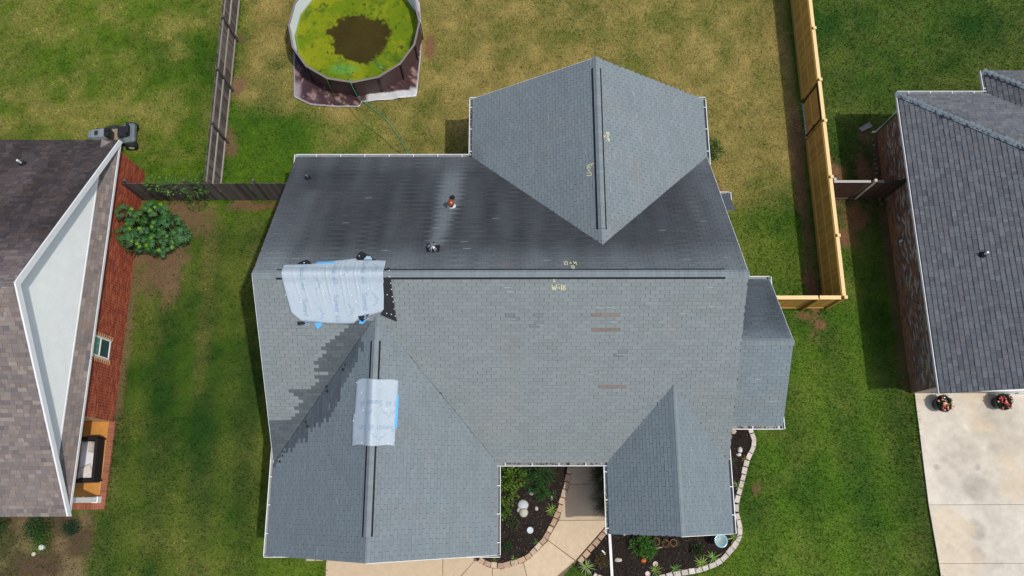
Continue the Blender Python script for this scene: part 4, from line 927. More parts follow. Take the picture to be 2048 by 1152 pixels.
# porch
stain = lambda x, y: tuple(mixc(np.array((.52, .24, .055)), np.array((.62, .42, .20)), float(sst(fnz(x, y, .8, 2), .45, .7))))
pm = MB(); X, Y = np.meshgrid(np.linspace(-10.2, -7.17, 40), np.linspace(-6.98, -3.99, 40)); I = np.arange(X.size).reshape(X.shape)
Fp = np.stack([I[:-1, :-1], I[:-1, 1:], I[1:, 1:], I[1:, :-1]], -1).reshape(-1, 4)
pc = mixc(np.array((.50, .225, .05)), np.array((.62, .44, .22)), sst(fbm(X, Y, 1.0, 2), .48, .72)); dk = sst(fbm(X, Y, .7, 12), .55, .75)*sst(-Y, 5.6, 6.6); pc = mixc(pc, np.array((.16, .11, .07)), dk*.8)
mp_ = np_mesh('porch_slab', np.stack([X, Y, np.full(X.shape, .12)], -1).reshape(-1, 3), Fp, pc.reshape(-1, 3)); mp_.materials.append(mat('stained_concrete', rough=.45, scale=6, amt=.12, spec=.4))
o = bpy.data.objects.new('porch_slab', mp_); link(o, lh); q = o.modifiers.new('thick', 'SOLIDIFY'); q.thickness = .11; q.offset = -1
bm1 = MB().box((0, 0, 0), (.225, .058, .115)).mesh('porch_brick'); bm1.materials.append(M_BRICK); bm2 = MB().box((0, 0, 0), (.058, .225, .115)).mesh('porch_brick'); bm2.materials.append(M_BRICK)
MB().box((-7.165, -7.2, 0), (-6.955, -4.0, .10), (.45, .3, .2)).build('porch_mortar', M_MORTAR, lh); MB().box((-10.2, -7.2, 0), (-7.17, -6.985, .10), (.45, .3, .2)).build('porch_mortar', M_MORTAR, lh)
nb = 46
for i in range(nb): inst('porch_brick', bm1, lh, Matrix.Translation((-7.17, -7.21+i*.0697, .01)), np.array((.30, .10, .055))*random.uniform(.75, 1.2))
for i in range(44): inst('porch_brick', bm2, lh, Matrix.Translation((-7.24-i*.0677, -7.21, .01)), np.array((.30, .10, .055))*random.uniform(.75, 1.2))
MB().box((-7.29, -6.95, .12), (-7.11, -6.77, 2.66)).build('porch_post', M_WHITE, lh, bevel=.008); MB().box((-7.315, -6.975, .121), (-7.085, -6.745, .40)).build('post_base', M_WHITE, lh, bevel=.008)

# ------------------------------------------------------------------ the house on the right
RX, RYB, RYF, RE = 23.16, 8.30, -3.33, 2.85; RW = 23.60; RP = .62
rh = thing('brick_house', 'mottled brown brick house at right with dark slate grey hipped roof', 'house', (29, 2.5, 0))
MB().prism([(RW, -2.98), (36, -2.98), (36, 7.95), (RW, 7.95)], 0, 2.72, (.36, .30, .24)).build('wall', M_MORTAR, rh)
def rbrick(y, z):
    n = len(y); p = np.array([(.27, .15, .09), (.19, .13, .10), (.44, .40, .35), (.34, .17, .08), (.31, .25, .21), (.13, .095, .08)])
    w = rng.random(n) < sst(z, .4, 1.2)*.42; i = rng.choice([0, 1, 3, 4, 5], n, p=[.3, .25, .15, .18, .12]); i = np.where(w & (rng.random(n) < .6), 2, i); i = np.where((z < .5) & (rng.random(n) < .6), 3, i); return p[i]*rng.uniform(.8, 1.15, n)[:, None]
brick_wall(rh, RW, -1, -2.98, 7.95, .02, 2.70, rbrick, box=lambda u, z: -np.abs(u-.5)*.15)
cr = 1/math.hypot(1, RP); sr = RP*cr; RRUN = (RYB-RYF)/2
rL = Slope((RX, RYB, RE), (0, -1, 0), (cr, 0, sr), RYB-RYF, RRUN/cr)
rB = Slope((36, RYB, RE), (-1, 0, 0), (0, -cr, sr), 36-RX, RRUN/cr)
rF = Slope((RX, RYF, RE), (1, 0, 0), (0, cr, sr), 36-RX, RRUN/cr)
RPAL = np.array([(.160, .168, .182), (.146, .153, .167), (.175, .182, .196), (.134, .139, .152), (.162, .163, .172)])
colR = lambda x, y, z: RPAL[rng.integers(0, 5, len(x))]*rng.uniform(.9, 1.1, len(x))[:, None]*np.array((.88, .88, .86))
# hip plan: the left slope runs to the rear hip; towards the front it ends in an open rake
kL = lambda x, y, z: (x-RX) < (RYB-y)+.10
kB = lambda x, y, z: (RYB-y) < (x-RX)+.10
rm = MB()
rm.add([(RX, RYF, RE-.03), (RX, RYB, RE-.03), (RX+RRUN*2, RYB-RRUN*2, RE-.03+RP*RRUN*2), (RX+RRUN*2, RYF, RE-.03+RP*RRUN*2)], [(0, 1, 2, 3)])
rm.add([(RX, RYB, RE-.03), (36, RYB, RE-.03), (36, RYB-RRUN, RE-.03+RP*RRUN), (RX+RRUN, RYB-RRUN, RE-.03+RP*RRUN)], [(0, 1, 2, 3)])
rroof = rm.build('roof', M_DECK, rh)
rL.h = RRUN*1.5/cr
rowsR = [(rL, lay(rL, .168, .20, 'lam', lambda x, y, z: kL(x, y, z) & (x < 30.5), colR, t0=.018)), (rB, lay(rB, .168, .20, 'lam', lambda x, y, z: kB(x, y, z) & (x < 31.5), lambda x, y, z: colR(x, y, z)*1.12, t0=.012))]
# small rear extension of the same roof
EX, EY = 26.66, 9.30
rE = Slope((EX, EY, RE), (0, -1, 0), (cr, 0, sr), 4.5, 4.5); rE2 = Slope((36, EY, RE), (-1, 0, 0), (0, -cr, sr), 36-EX, 4.5)
zb_ = lambda x, y: RE+RP*(RYB-y)
rowsR += [(rE, lay(rE, .168, .20, 'lam', lambda x, y, z: ((x-EX) < (EY-y)+.1) & (z > zb_(x, y)-.05) & (x < 31), lambda x, y, z: colR(x, y, z)*.8, t0=.014)), (rE2, lay(rE2, .168, .20, 'lam', lambda x, y, z: ((EY-y) < (x-EX)+.1) & (x < 32) & (z > zb_(x, y)-.05), colR, t0=.012))]
rm = MB(); rm.add([(EX, EY, RE-.03), (36, EY, RE-.03), (36, EY-4, RE-.03+RP*4), (EX+4, EY-4, RE-.03+RP*4)], [(0, 1, 2, 3)]); rm.add([(EX, EY, RE-.03), (EX+4, EY-4, RE-.03+RP*4), (EX+4, 3.5, RE-.03+RP*4), (EX, 4.8, RE-.03)], [(0, 1, 2, 3)]); rm.build('rear_roof_deck', M_DECK, rh)
shingle_parts(rroof, rowsR, 300, box=lambda p: np.where((p[:, 0] < 27.5) & (p[:, 1] < 6), 1, .2), edge=(.12, .5))
h1 = Vector((1, -1, RP)).normalized()
for (x, y, L) in ((RX, RYB, 7.6), (EX, EY, 4.2)):
    a = Vector((x, y, RE+.02)); b = a+h1*L; nrm = lambda v: Vector(v).normalized()
    r_ = MB().tube([a+Vector((0, 0, -.1)), b+Vector((0, 0, -.1))], .03, 6).build('hip_board', M_DECK, rh)
    ridge_caps(r_, a, b, nrm((-.62, -.62, -.40)), nrm((.62, .62, -.40)), w=.155, step=.20, lift=.02, col=(.185, .22, .235), t=.022)
gutter(rh, (EX, RYB, RE-.02), (RX, RYB, RE-.02), (0, 1, 0), phase=.5, hang=.85); gutter(rh, (EX, EY, RE-.02), (EX, RYB+.12, RE-.02), (-1, 0, 0), phase=.15, hang=.6)
gutter(rh, (RX, RYF, RE-.02), (RX, RYB+.05, RE-.02), (-1, 0, 0), phase=99, w=.05)
MB().box((RX+.03, RYF+.1, 2.60), (36, RYB-.1, 2.64)).build('soffit', M_WHITE, rh)
MB().tube([(23.20, 8.22, 2.7), (23.42, 8.05, 2.45), (23.50, 8.00, 2.2), (23.50, 8.00, .18), (23.38, 8.02, .10)], .04, 8).build('downspout', M_WHITE, rh)
MB().box((25.9, RYF-.002, 2.64), (36, RYF+.03, 2.86), (.8, .8, .8)).build('fascia', M_WHITE, rh); MB().box((26.6, -3.02, .05), (36, -2.985, 2.3)).build('garage_door', M_WHITE, rh)
vx, vy = 24.80, 1.44; vz = RE+RP*(vx-RX)
MB().tube([(vx, vy, vz-.1), (vx, vy, vz+.30)], .036, 10, (.8, .82, .82)).build('vent_pipe', M_PLAST, rh); MB().lathe([(.13, -.06), (.11, .05), (.05, .12)], (vx, vy, vz), 12).build('pipe_boot', M_BLACK, rh)
# white flue stub in the wall and the splash block under the downspout
tag(MB().add([(22.97, 8.06, 0), (23.43, 8.28, 0), (23.32, 8.50, 0), (22.86, 8.22, 0), (22.97, 8.06, .09), (23.43, 8.28, .12), (23.32, 8.50, .12), (22.86, 8.22, .06), (23.02, 8.12, .04), (23.36, 8.29, .06), (23.29, 8.42, .06), (22.95, 8.20, .03)],
    [(0, 1, 5, 4), (1, 2, 6, 5), (2, 3, 7, 6), (3, 0, 4, 7), (4, 5, 9, 8), (5, 6, 10, 9), (6, 7, 11, 10), (7, 4, 8, 11), (8, 9, 10, 11)], (.30, .28, .26)).build('splash_block', M_CONC), 'grey concrete splash block under the downspout of the right house', 'splash block')
for i in range(14):
    y = 7.7-i*.22+random.uniform(-.05, .05); r = random.uniform(.05, .09); mb = MB(); mb.lathe([(0, r*.9), (r*.8, r*.6), (r, 0)], (23.38+random.uniform(-.05, .05), y, 0), 7, c=(.2, .16, .12))
    tag(mb.build('stone', M_STONE), 'small dull stone in the row lying along the rear base of the right house', 'stone', 'stones along the right house wall')

# ------------------------------------------------------------------ fences
def picket_mesh(w, h, t, ear=.03):
    P = [(-w/2, 0), (w/2, 0), (w/2, h-ear), (w/2-ear, h), (-w/2+ear, h), (-w/2, h-ear)]; n_ = 6
    m_ = MB().add([(x, -t/2, z) for x, z in P]+[(x, t/2, z) for x, z in P], [tuple(range(6))[::-1], tuple(range(6, 12))]+[(i, (i+1) % 6, 6+(i+1) % 6, 6+i) for i in range(6)]).mesh('picket')
    return m_
def pickets(parent, p, q, off, m, me, step, colf, lean=.0, jz=.0):
    p, q = Vector(p), Vector(q); d = q-p; L = d.length; d.normalize(); n_ = int(L/step); a = math.atan2(d.y, d.x); nrm = Vector((-d.y, d.x))
    for i in range(n_):
        c = p+d*(i+.5)*L/n_+nrm*off
        inst('picket', me, parent, Matrix.Translation((c.x, c.y, .02+random.uniform(-jz, jz))) @ Matrix.Rotation(a, 4, 'Z') @ Matrix.Rotation(random.uniform(-lean, lean), 4, 'Y'), colf(i))
def rail(parent, p, q, z, w, h, m, c, name='rail'):
    p, q = Vector(p), Vector(q); d = (q-p); a = math.atan2(d.y, d.x); R = RZ(a)
    return MB().obox(((p.x+q.x)/2, (p.y+q.y)/2, z), (d.length, w, h), R, c).build(name, m, parent, bevel=.004, seg=1)
NEWC = np.array((.56, .315, .070)); TOPC = (.80, .57, .27)
pk = picket_mesh(.136, 1.74, .018, .0); pk.materials.append(M_WOODN)
nf = thing('wooden_fence', 'new honey coloured cedar privacy fence with capped posts at right', 'fence', (20.6, 7, 0))
ncol = lambda i: NEWC*random.uniform(.80, 1.12)*np.array((1, random.uniform(.93, 1.05), random.uniform(.85, 1.1)))
FX = 20.60
PY = [.40, 2.84, 5.25, 7.66, 9.48, 11.84, 14.2, 16.6]
for (ya, yb) in ((.44, 7.62), (9.52, 17.6)):
    pickets(nf, (FX, ya), (FX, yb), 0, M_WOODN, pk, .1405, ncol, .004, .006)
    for z in (.22, .98, 1.70):
        s_ = ya
        while s_ < yb-.1:
            e_ = min([y for y in PY if y > s_+.1]+[yb]); e_ = min(e_, yb); rail(nf, (FX-.030, s_+.003), (FX-.030, e_-.003), z, .04, .088, M_WOODN, tuple(NEWC*random.uniform(1.05, 1.2))); s_ = e_
    rail(nf, (FX-.052, ya), (FX-.052, yb), .09, .02, .14, M_WOODN, tuple(NEWC*.8), 'kick_board')
    rail(nf, (FX-.055, ya), (FX-.055, yb), 1.755, .02, .09, M_WOODN, tuple(NEWC*1.3), 'trim_board')
ya = .47
for y in PY[1:]:
    rail(nf, (FX+.03, ya), (FX+.03, y-.055), 1.823, .14, .036, M_WOODN, TOPC, 'cap_board'); ya = y+.055
for y in PY:
    MB().box((FX+.013, y-.045, -.1), (FX+.103, y+.045, 1.86), tuple(NEWC)).build('post', M_WOODN, nf, bevel=.004, seg=1)
    MB().box((FX+.0, y-.062, 1.862), (FX+.128, y+.062, 1.905), TOPC).build('post_cap', M_WOODN, nf, bevel=.006, seg=1)
# return to the house wall
RY_ = .42
pickets(nf, (17.35, RY_), (20.52, RY_), 0, M_WOODN, pk, .1405, ncol, .004, .006)
for z in (.22, .98, 1.70): rail(nf, (17.35, RY_+.03), (20.5, RY_+.03), z, .04, .088, M_WOODN, tuple(NEWC))
rail(nf, (17.35, RY_-.02), (20.52, RY_-.02), .09, .02, .14, M_WOODN, tuple(NEWC*1.1), 'kick_board')
for (xa, xb) in ((17.35, 18.05), (18.17, 19.64), (19.70, 20.50)): rail(nf, (xa, RY_-.02), (xb, RY_-.02), 1.823, .15, .036, M_WOODN, TOPC, 'cap_board')
for x in (18.11, 19.67):
    MB().box((x-.045, RY_-.115, -.1), (x+.045, RY_-.011, 1.80), tuple(NEWC*.7)).build('post', M_WOODN, nf, bevel=.004, seg=1)
MB().box((18.05, RY_-.09, 1.846), (18.17, RY_+.05, 1.885), TOPC).build('post_cap', M_WOODN, nf, bevel=.006, seg=1)
# gate in the new fence
gt = thing('gate', 'cedar gate with black steel frame set in the new fence', 'gate', (FX, 8.5, 0))
pickets(gt, (FX, 7.82), (FX, 9.36), 0, M_WOODN, pk, .1405, ncol, .004, .004)
MB().box((FX-.055, 7.80, 1.66), (FX-.012, 9.38, 1.72), (.02, .02, .022)).build('frame_bar', M_PLAST, gt); MB().box((FX-.06, 7.80, .10), (FX-.012, 9.38, .15), (.32, .33, .35)).build('frame_bar', M_PLAST, gt)
for y in (7.80, 9.33): MB().box((FX-.058, y, .15), (FX-.012, y+.055, 1.66), (.015, .015, .018)).build('frame_bar', M_PLAST, gt)
rail(gt, (FX-.035, 7.87), (FX-.035, 9.31), .92, .035, .085, M_WOODN, tuple(NEWC*1.1))
MB().box((FX-.075, 7.66, .95), (FX-.058, 7.92, 1.0), (.015, .015, .018)).build('latch', M_PLAST, gt)
MB().box((FX-.02, 7.70, .05), (FX+.018, 7.785, 1.72), tuple(NEWC*.9)).build('jamb', M_WOODN, gt); MB().box((FX-.02, 9.395, .05), (FX+.018, 9.44, 1.72), (.02, .02, .02)).build('jamb', M_WOODN, gt)

OLD = np.array((.125, .108, .095))
pko = picket_mesh(.138, 1.80, .016, .035); pko.materials.append(M_WOODO)
ocol = lambda i: OLD*random.uniform(.55, 1.35)*np.array((random.uniform(.96, 1.1), 1, random.uniform(.88, 1.02)))
of = thing('wooden_fence', 'long weathered grey picket fence with round posts left of the pool', 'fence', (-3.8, 10, 0))
LFX = -3.84
pickets(of, (LFX, 5.12), (LFX, 17.4), 0, M_WOODO, pko, .142, ocol, .012, .025)
for z in (.16, .98):
    for (a, b) in ((5.14, 7.6), (7.62, 10.0), (10.02, 12.4), (12.42, 14.8), (14.82, 17.4)): rail(of, (LFX+.035, a), (LFX+.035, b), z, .045, .085, M_WOODO, tuple(np.array((.30, .26, .225))*random.uniform(.85, 1.15)))
for (a, b) in ((5.14, 10.0), (10.02, 17.4)): rail(of, (LFX+.035, a), (LFX+.035, b), 1.62, .045, .085, M_WOODO, (.22, .195, .17))
for y in (7.6, 10.0, 12.4, 14.8): MB().tube([(LFX+.11, y, -.1), (LFX+.105, y, 1.86)], .05, 10, tuple(OLD*.75)).build('post', M_WOODO, of)
ff = thing('wooden_fence', 'dark weathered picket fence joining the left house to the middle house', 'fence', (-3.6, 5, 0))
pickets(ff, (-7.03, 5.02), (.38, 5.02), 0, M_WOODO, pko, .142, lambda i: ocol(i)*.92, .02, .02)
for z in (.3, 1.5):
    for (a, b) in ((-7.0, -4.7), (-4.68, -2.2), (-2.18, .38)): rail(ff, (a, 5.055), (b, 5.055), z, .045, .085, M_WOODO, tuple(OLD))
for x in (-6.9, -4.6, -1.9): MB().tube([(x, 5.13, -.1), (x, 5.13, 1.88)], .05, 10, tuple(OLD*.9)).build('post', M_WOODO, ff)
df = thing('wooden_fence', 'short weathered fence, shade in its face colour, with pale cap between new fence and right house', 'fence', (22, 5, 0))
dcol = lambda i: np.array((.10, .055, .035))*random.uniform(.7, 1.2)  # weathered pickets made darker: shade on the face is put into their colour
pickets(df, (20.76, 5.06), (23.57, 5.06), 0, M_WOODO, pko, .142, dcol, .006, .006)
rail(df, (20.74, 5.06), (22.18, 5.06), 1.84, .10, .035, M_WOODO, (.42, .38, .33), 'cap_board'); rail(df, (20.76, 5.03), (22.2, 5.03), .09, .03, .12, M_WOODO, (.16, .09, .065), 'kick_board')
rail(df, (22.45, 5.06), (23.4, 5.06), 1.84, .12, .035, M_WOODO, (.05, .038, .03), 'cap_board')
for z in (.3, 1.5): rail(df, (20.76, 5.10), (23.57, 5.10), z, .045, .085, M_WOODO, (.09, .06, .045))
MB().box((22.30, 5.03, -.1), (22.41, 5.14, 1.92), (.50, .45, .37)).build('post', M_WOODO, df, bevel=.005, seg=1)
MB().box((20.74, 5.11, -.1), (20.84, 5.21, 1.87), (.45, .47, .48)).build('post', M_WOODO, df, bevel=.005, seg=1); MB().box((23.42, 5.02, -.1), (23.54, 5.16, 1.92), (.05, .04, .035)).build('post', M_WOODO, df)

# ------------------------------------------------------------------ pool
PC = Vector((1.55, 12.45, 0)); PR = 2.77; NS = 16; A0 = math.radians(-88.5)
pool = thing('swimming_pool', 'round above ground pool with brown wall and green algae water', 'pool', tuple(PC))
ang = [A0+2*math.pi*k/NS for k in range(NS)]
def ring(r, z): return [(PC.x+r*math.cos(a), PC.y+r*math.sin(a), z) for a in ang]
for k in range(NS):
    a, b = ang[k], ang[k]+2*math.pi/NS
    def pt(r, t, z): return (PC.x+r*math.cos(t), PC.y+r*math.sin(t), z)
    # wall panels are slightly bowed sheets
    mb = MB(); n_ = 4; vs_ = []
    for i in range(n_+1):
        t = a+(b-a)*i/n_; f = PR*math.cos((b-a)/2)/math.cos(t-(a+b)/2)-.03
        vs_ += [pt(f, t, 0), pt(f, t, 1.22), pt(f-.02, t, 1.22), pt(f-.02, t, 0)]
    mb.add(vs_, [(4*i+j, 4*i+4+j, 4*i+4+(j+1) % 4, 4*i+(j+1) % 4) for i in range(n_) for j in range(4)], (.085, .048, .046)); mb.build('wall_panel', mat('pool_wall', rough=.5, scale=6, amt=.2), pool)
    mb = MB(); mb.add([pt(PR-.065, a, .2), pt(PR-.065, b, .2), pt(PR-.062, b, 1.225), pt(PR-.062, a, 1.225)], [(0, 1, 2, 3)], (.74, .79, .81)); mb.build('liner', mat('pool_liner', rough=.4, scale=3, amt=.08), pool)
    mb = MB(); mb.add([pt(PR-.07, a, 1.226), pt(PR-.07, b, 1.226), pt(PR+.012, b, 1.226), pt(PR+.012, a, 1.226), pt(PR-.07, a, 1.262), pt(PR-.07, b, 1.262), pt(PR+.012, b, 1.262), pt(PR+.012, a, 1.262)], MB.BF, (.20, .165, .165)); mb.build('top_rail', mat('pool_rail', rough=.5), pool, bevel=.006, seg=1)
    MB().obox(pt(PR+.0, a, .6), (.03, .075, 1.22), RZ(a), (.022, .016, .016)).build('upright', MATS['pool_wall'], pool)
# water: floating algae round a brown clearing
RW_ = PR-.09; nr, na = 70, 180; WZ = .48
R_, A_ = np.meshgrid(np.linspace(0, 1, nr), np.linspace(0, 2*math.pi, na, endpoint=False), indexing='ij'); f_ = math.cos(math.pi/NS)/np.cos((A_-A0) % (2*math.pi/NS)-math.pi/NS); X = PC.x+R_*RW_*np.cos(A_)*np.where(R_ > .9, f_*(R_-.9)*10+(1-(R_-.9)*10), 1); Y = PC.y+R_*RW_*np.sin(A_)*np.where(R_ > .9, f_*(R_-.9)*10+(1-(R_-.9)*10), 1)
dx = (X-(PC.x+.12))/1.42; dy = (Y-(PC.y-.28))/1.12; d = np.hypot(dx, dy)+1.1*(fbm(X, Y, .9, 5)-.5)+.55*(fbm(X, Y, .28, 6)-.5)+.2*np.maximum(0, -dx-.3)
clear = sst(-d, -1.05, -.88); rim_ = sst(R_, .955, .995)
alg = mixc(np.array((.110, .165, .005)), np.array((.19, .215, .007)), sst(fbm(X, Y, .8, 9)+.35*(fbm(X, Y, .12, 4)-.5), .35, .68)); alg = mixc(alg, np.array((.05, .09, .01)), sst(fbm(X, Y, .35, 44), .60, .72)*.7); alg = mixc(alg, np.array((.24, .27, .04)), rim_*.6)
brown = mixc(np.array((.032, .024, .004)), np.array((.052, .038, .007)), fbm(X, Y, .4, 14))
wc = mixc(alg, brown, clear); wc = mixc(wc, np.array((.09, .28, .05)), .55*sst(-np.hypot((X-1.05)/.75, (Y-10.75)/.35)-.5*(fbm(X, Y, .3, 2)-.5), -1, -.5))
speck = sst(fbm(X, Y, .16, 71), .73, .78)*(1-clear); wc = mixc(wc, np.array((.035, .04, .01)), speck)
I = np.arange(X.size).reshape(X.shape); J = np.roll(I, -1, 1); Fw = np.stack([I[:-1], I[1:], J[1:], J[:-1]], -1).reshape(-1, 4)
wm = np_mesh('water', np.stack([X, Y, np.full(X.shape, WZ)+.01*(1-clear)], -1).reshape(-1, 3), Fw, wc.reshape(-1, 3)); wm.materials.append(mat('algae_water', rough=.45, scale=25, amt=.2, bump=.15, bscale=30, spec=.10)); wm.shade_smooth(); link(bpy.data.objects.new('water', wm), pool)
db = MB()
for i in range(130):
    a = random.uniform(0, 6.28); r = RW_*math.sqrt(random.uniform(.1, .96)); x, y = PC.x+r*math.cos(a), PC.y+r*math.sin(a); L = random.uniform(.02, .06)
    db.obox((x, y, WZ+.014), (L, L*random.uniform(.3, .7), .006), RZ(random.uniform(0, 3)), random.choice([(.03, .025, .01), (.05, .05, .012), (.12, .10, .03), (.02, .03, .008)]))
db.build('floating_leaves', M_MULCH, pool)['kind'] = 'stuff'
# brown ground sheet the pool stands on, its edge turned up pale
gs = thing('ground_sheet', 'wrinkled brown plastic sheet under the pool with pale folded edges', 'ground sheet', (1.5, 11.8, 0))
OUT = [(-1.25, 11.36), (-1.16, 10.4), (-1.12, 9.69), (-.41, 9.33), (.6, 9.22), (1.72, 9.21), (1.79, 9.45), (2.9, 9.56), (4.11, 9.72), (4.16, 10.2), (4.19, 10.75), (4.26, 11.8), (4.24, 12.95), (4.12, 14.33), (3.6, 14.9), (1.5, 15.3), (-.9, 15.1), (-1.3, 13.5)]
V, Cc = [], []; nr, na = 14, 220; D_ = [0.]
for p, q in zip(OUT, OUT[1:]+OUT[:1]): D_.append(D_[-1]+math.hypot(q[0]-p[0], q[1]-p[1]))
oc = OUT+OUT[:1]; ss = np.linspace(0, D_[-1], na, endpoint=False); ox = np.interp(ss, D_, [p[0] for p in oc]); oy = np.interp(ss, D_, [p[1] for p in oc])
for j in range(nr):
    t = j/(nr-1); x = PC.x+(ox-PC.x)*(.66+.34*t); y = PC.y+(oy-PC.y)*(.66+.34*t)
    wr = fbm(x*1.3+y*1.3, (x-y)*.35, .22, 8); V.append(np.stack([x, y, .045+.16*(wr-.42)*sst(t, 0, .4)+.02*fbm(x, y, .6, 3)], -1))
    c = mixc(np.array((.055, .026, .028)), np.array((.30, .19, .17)), sst(wr, .60, .74)); c = mixc(c, np.array((.33, .27, .28)), sst(-x, .75, .95)*sst(-y, -10.6, -10.2)*.8)  # wrinkle crests lightened: their highlights are painted into the sheet colour
    pale = sst(t, .95, .975) if True else 0
    c = mixc(c, np.array((.50, .48, .47)), pale*np.ones(na)); c = mixc(c, np.array((.55, .55, .55)), sst(t, .62, .70)*sst(x, 1.9, 2.1)*sst(-y, -10.2, -10.0)*.9); c = mixc(c, np.array((.42, .41, .42)), sst(y, 13.7, 13.9)*sst(x, 3.2, 3.4)*.9); Cc.append(c)
I = np.arange(nr*na).reshape(nr, na); J = np.roll(I, -1, 1); Fs = np.stack([I[:-1], I[1:], J[1:], J[:-1]], -1).reshape(-1, 4)
sm_ = np_mesh('sheet', np.concatenate(V), Fs, np.concatenate(Cc)); sm_.materials.append(mat('brown_sheet', rough=.35, scale=14, amt=.15, spec=.5)); sm_.shade_smooth(); o = bpy.data.objects.new('sheet', sm_); link(o, gs); q = o.modifiers.new('thick', 'SOLIDIFY'); q.thickness = .006
def hose(label, pts, r, c, name='garden_hose'):
    P = [Vector(p) for p in pts]; path = []
    for i in range(len(P)-1):
        p0, p1, p2, p3 = P[max(i-1, 0)], P[i], P[i+1], P[min(i+2, len(P)-1)]
        for k in range(8):
            t = k/8; path.append(.5*((2*p1)+(p2-p0)*t+(2*p0-5*p1+4*p2-p3)*t*t+(3*p1-p0-3*p2+p3)*t**3))
    path.append(P[-1]); return tag(MB().tube(path, r, 8, c).build(name, M_PLAST, smooth=True), label, 'hose')
hose('bright teal green garden hose from the pool rim to the house, the right one', [(1.25, 10.35, .50), (1.42, 9.95, .9), (1.53, 9.70, 1.28), (1.60, 9.58, 1.0), (1.72, 9.50, .12), (1.92, 9.42, .09), (2.35, 9.08, .03), (2.8, 8.70, .03), (3.16, 8.22, .03), (3.47, 7.75, .03), (3.74, 7.25, .03), (3.88, 6.8, .03), (3.95, 5.9, .03)], .015, (.04, .30, .16))
hose('thin dull green garden hose from the pool rim to the house, the left one', [(-.1, 10.55, .50), (.3, 10.35, .55), (.45, 10.05, .9), (.55, 9.85, 1.28), (.62, 9.70, 1.0), (.72, 9.62, .15), (1.07, 9.45, .09), (1.4, 9.0, .03), (1.75, 8.58, .03), (2.62, 7.90, .03), (3.2, 7.35, .03), (3.7, 6.9, .03), (3.9, 5.9, .03)], .010, (.08, .17, .03))
hose('loose loop of green hose floating on the algae by the near pool wall', [(1.0, 10.75, .50), (.75, 10.95, .50), (.8, 11.15, .50), (1.1, 11.12, .50), (1.18, 10.9, .50), (1.15, 10.6, .50), (1.2, 10.4, .50)], .014, (.06, .20, .05))
tag(MB().tube([(2.2, 11.3, .45), (2.45, 11.0, .455), (2.72, 10.74, .45)], [.04, .07, .09], 10, (.055, .14, .02)).build('pool_float', M_PLAST, smooth=True), 'green tubular float half sunk in the brown pool water', 'pool float')

# ------------------------------------------------------------------ riding mower
mw = thing('riding_mower', 'grey riding mower with black seat parked behind the left house', 'riding mower', (-8.25, 7.72, 0), math.radians(185), world=False)
MG = (.20, .23, .25)
def loc_hull(mb, secs, c):
    """loft through rectangles (x, halfwidth, z0, z1) with softened top"""
    vs_, fs_ = [], []; prof = lambda hw, a, b: [(-hw, a), (-hw, a+(b-a)*.7), (-hw*.72, b), (hw*.72, b), (hw, a+(b-a)*.7), (hw, a)]
    for (x, hw, a, b) in secs: vs_ += [(x, y, z) for y, z in prof(hw, a, b)]
    for i in range(len(secs)-1): fs_ += [(i*6+j, i*6+(j+1) % 6, i*6+6+(j+1) % 6, i*6+6+j) for j in range(6)]
    fs_ += [tuple(range(6)), tuple(range((len(secs)-1)*6, len(secs)*6))[::-1]]; mb.add(vs_, fs_, c); return mb
loc_hull(MB(), [(.25, .24, .3, .78), (.45, .25, .3, .80), (.85, .23, .3, .76), (1.02, .17, .32, .68), (1.06, .10, .4, .6)], MG).build('hood', M_PLAST, mw, smooth=False, bevel=.02)
MB().box((.56, -.10, .786), (.70, .10, .80), (.02, .02, .02)).build('hood_grille', M_PLAST, mw)
loc_hull(MB(), [(-.86, .34, .48, .62), (-.80, .42, .45, .66), (-.45, .44, .45, .66), (-.22, .38, .38, .5)], (.13, .16, .17)).build('fender', M_PLAST, mw, bevel=.025)
MB().box((-.25, -.36, .30), (.3, .36, .345), (.26, .21, .14)).build('foot_deck', M_PLAST, mw, bevel=.01)
MB().box((.10, -.19, .34), (.30, .19, .86), (.02, .02, .022)).build('dash', M_PLAST, mw, bevel=.03)
loc_hull(MB(), [(-.66, .20, .66, .76), (-.58, .24, .66, .78), (-.28, .24, .66, .77), (-.22, .20, .66, .74)], (.02, .021, .025)).build('seat', M_FAB, mw, bevel=.02)
MB().obox((-.70, 0, .90), (.10, .46, .34), Matrix.Rotation(-.2, 3, 'Y'), (.02, .021, .025)).build('seat_back', M_FAB, mw, bevel=.04)
mb = MB(); cx_, cz_ = .06, .95; prev = [(cx_+.03*math.cos(t)*0+.17*math.cos(t), .17*math.sin(t), cz_-.07*math.cos(t)) for t in [2*math.pi*k/20 for k in range(21)]]; mb.tube(prev, .014, 6, (.015, .015, .015)); mb.tube([(cx_-.17, 0, cz_+.07), (cx_+.17, 0, cz_-.07)], .014, 6, (.015, .015, .015)); mb.tube([(cx_, 0, cz_), (.2, 0, .8)], .02, 6, (.015, .015, .015)); mb.build('steering_wheel', M_PLAST, mw)
loc_hull(MB(), [(-.15, .52, .12, .24), (0, .60, .10, .27), (.35, .60, .10, .27), (.5, .5, .12, .24)], (.03, .03, .032)).build('mowing_deck', M_PLAST, mw, bevel=.015)
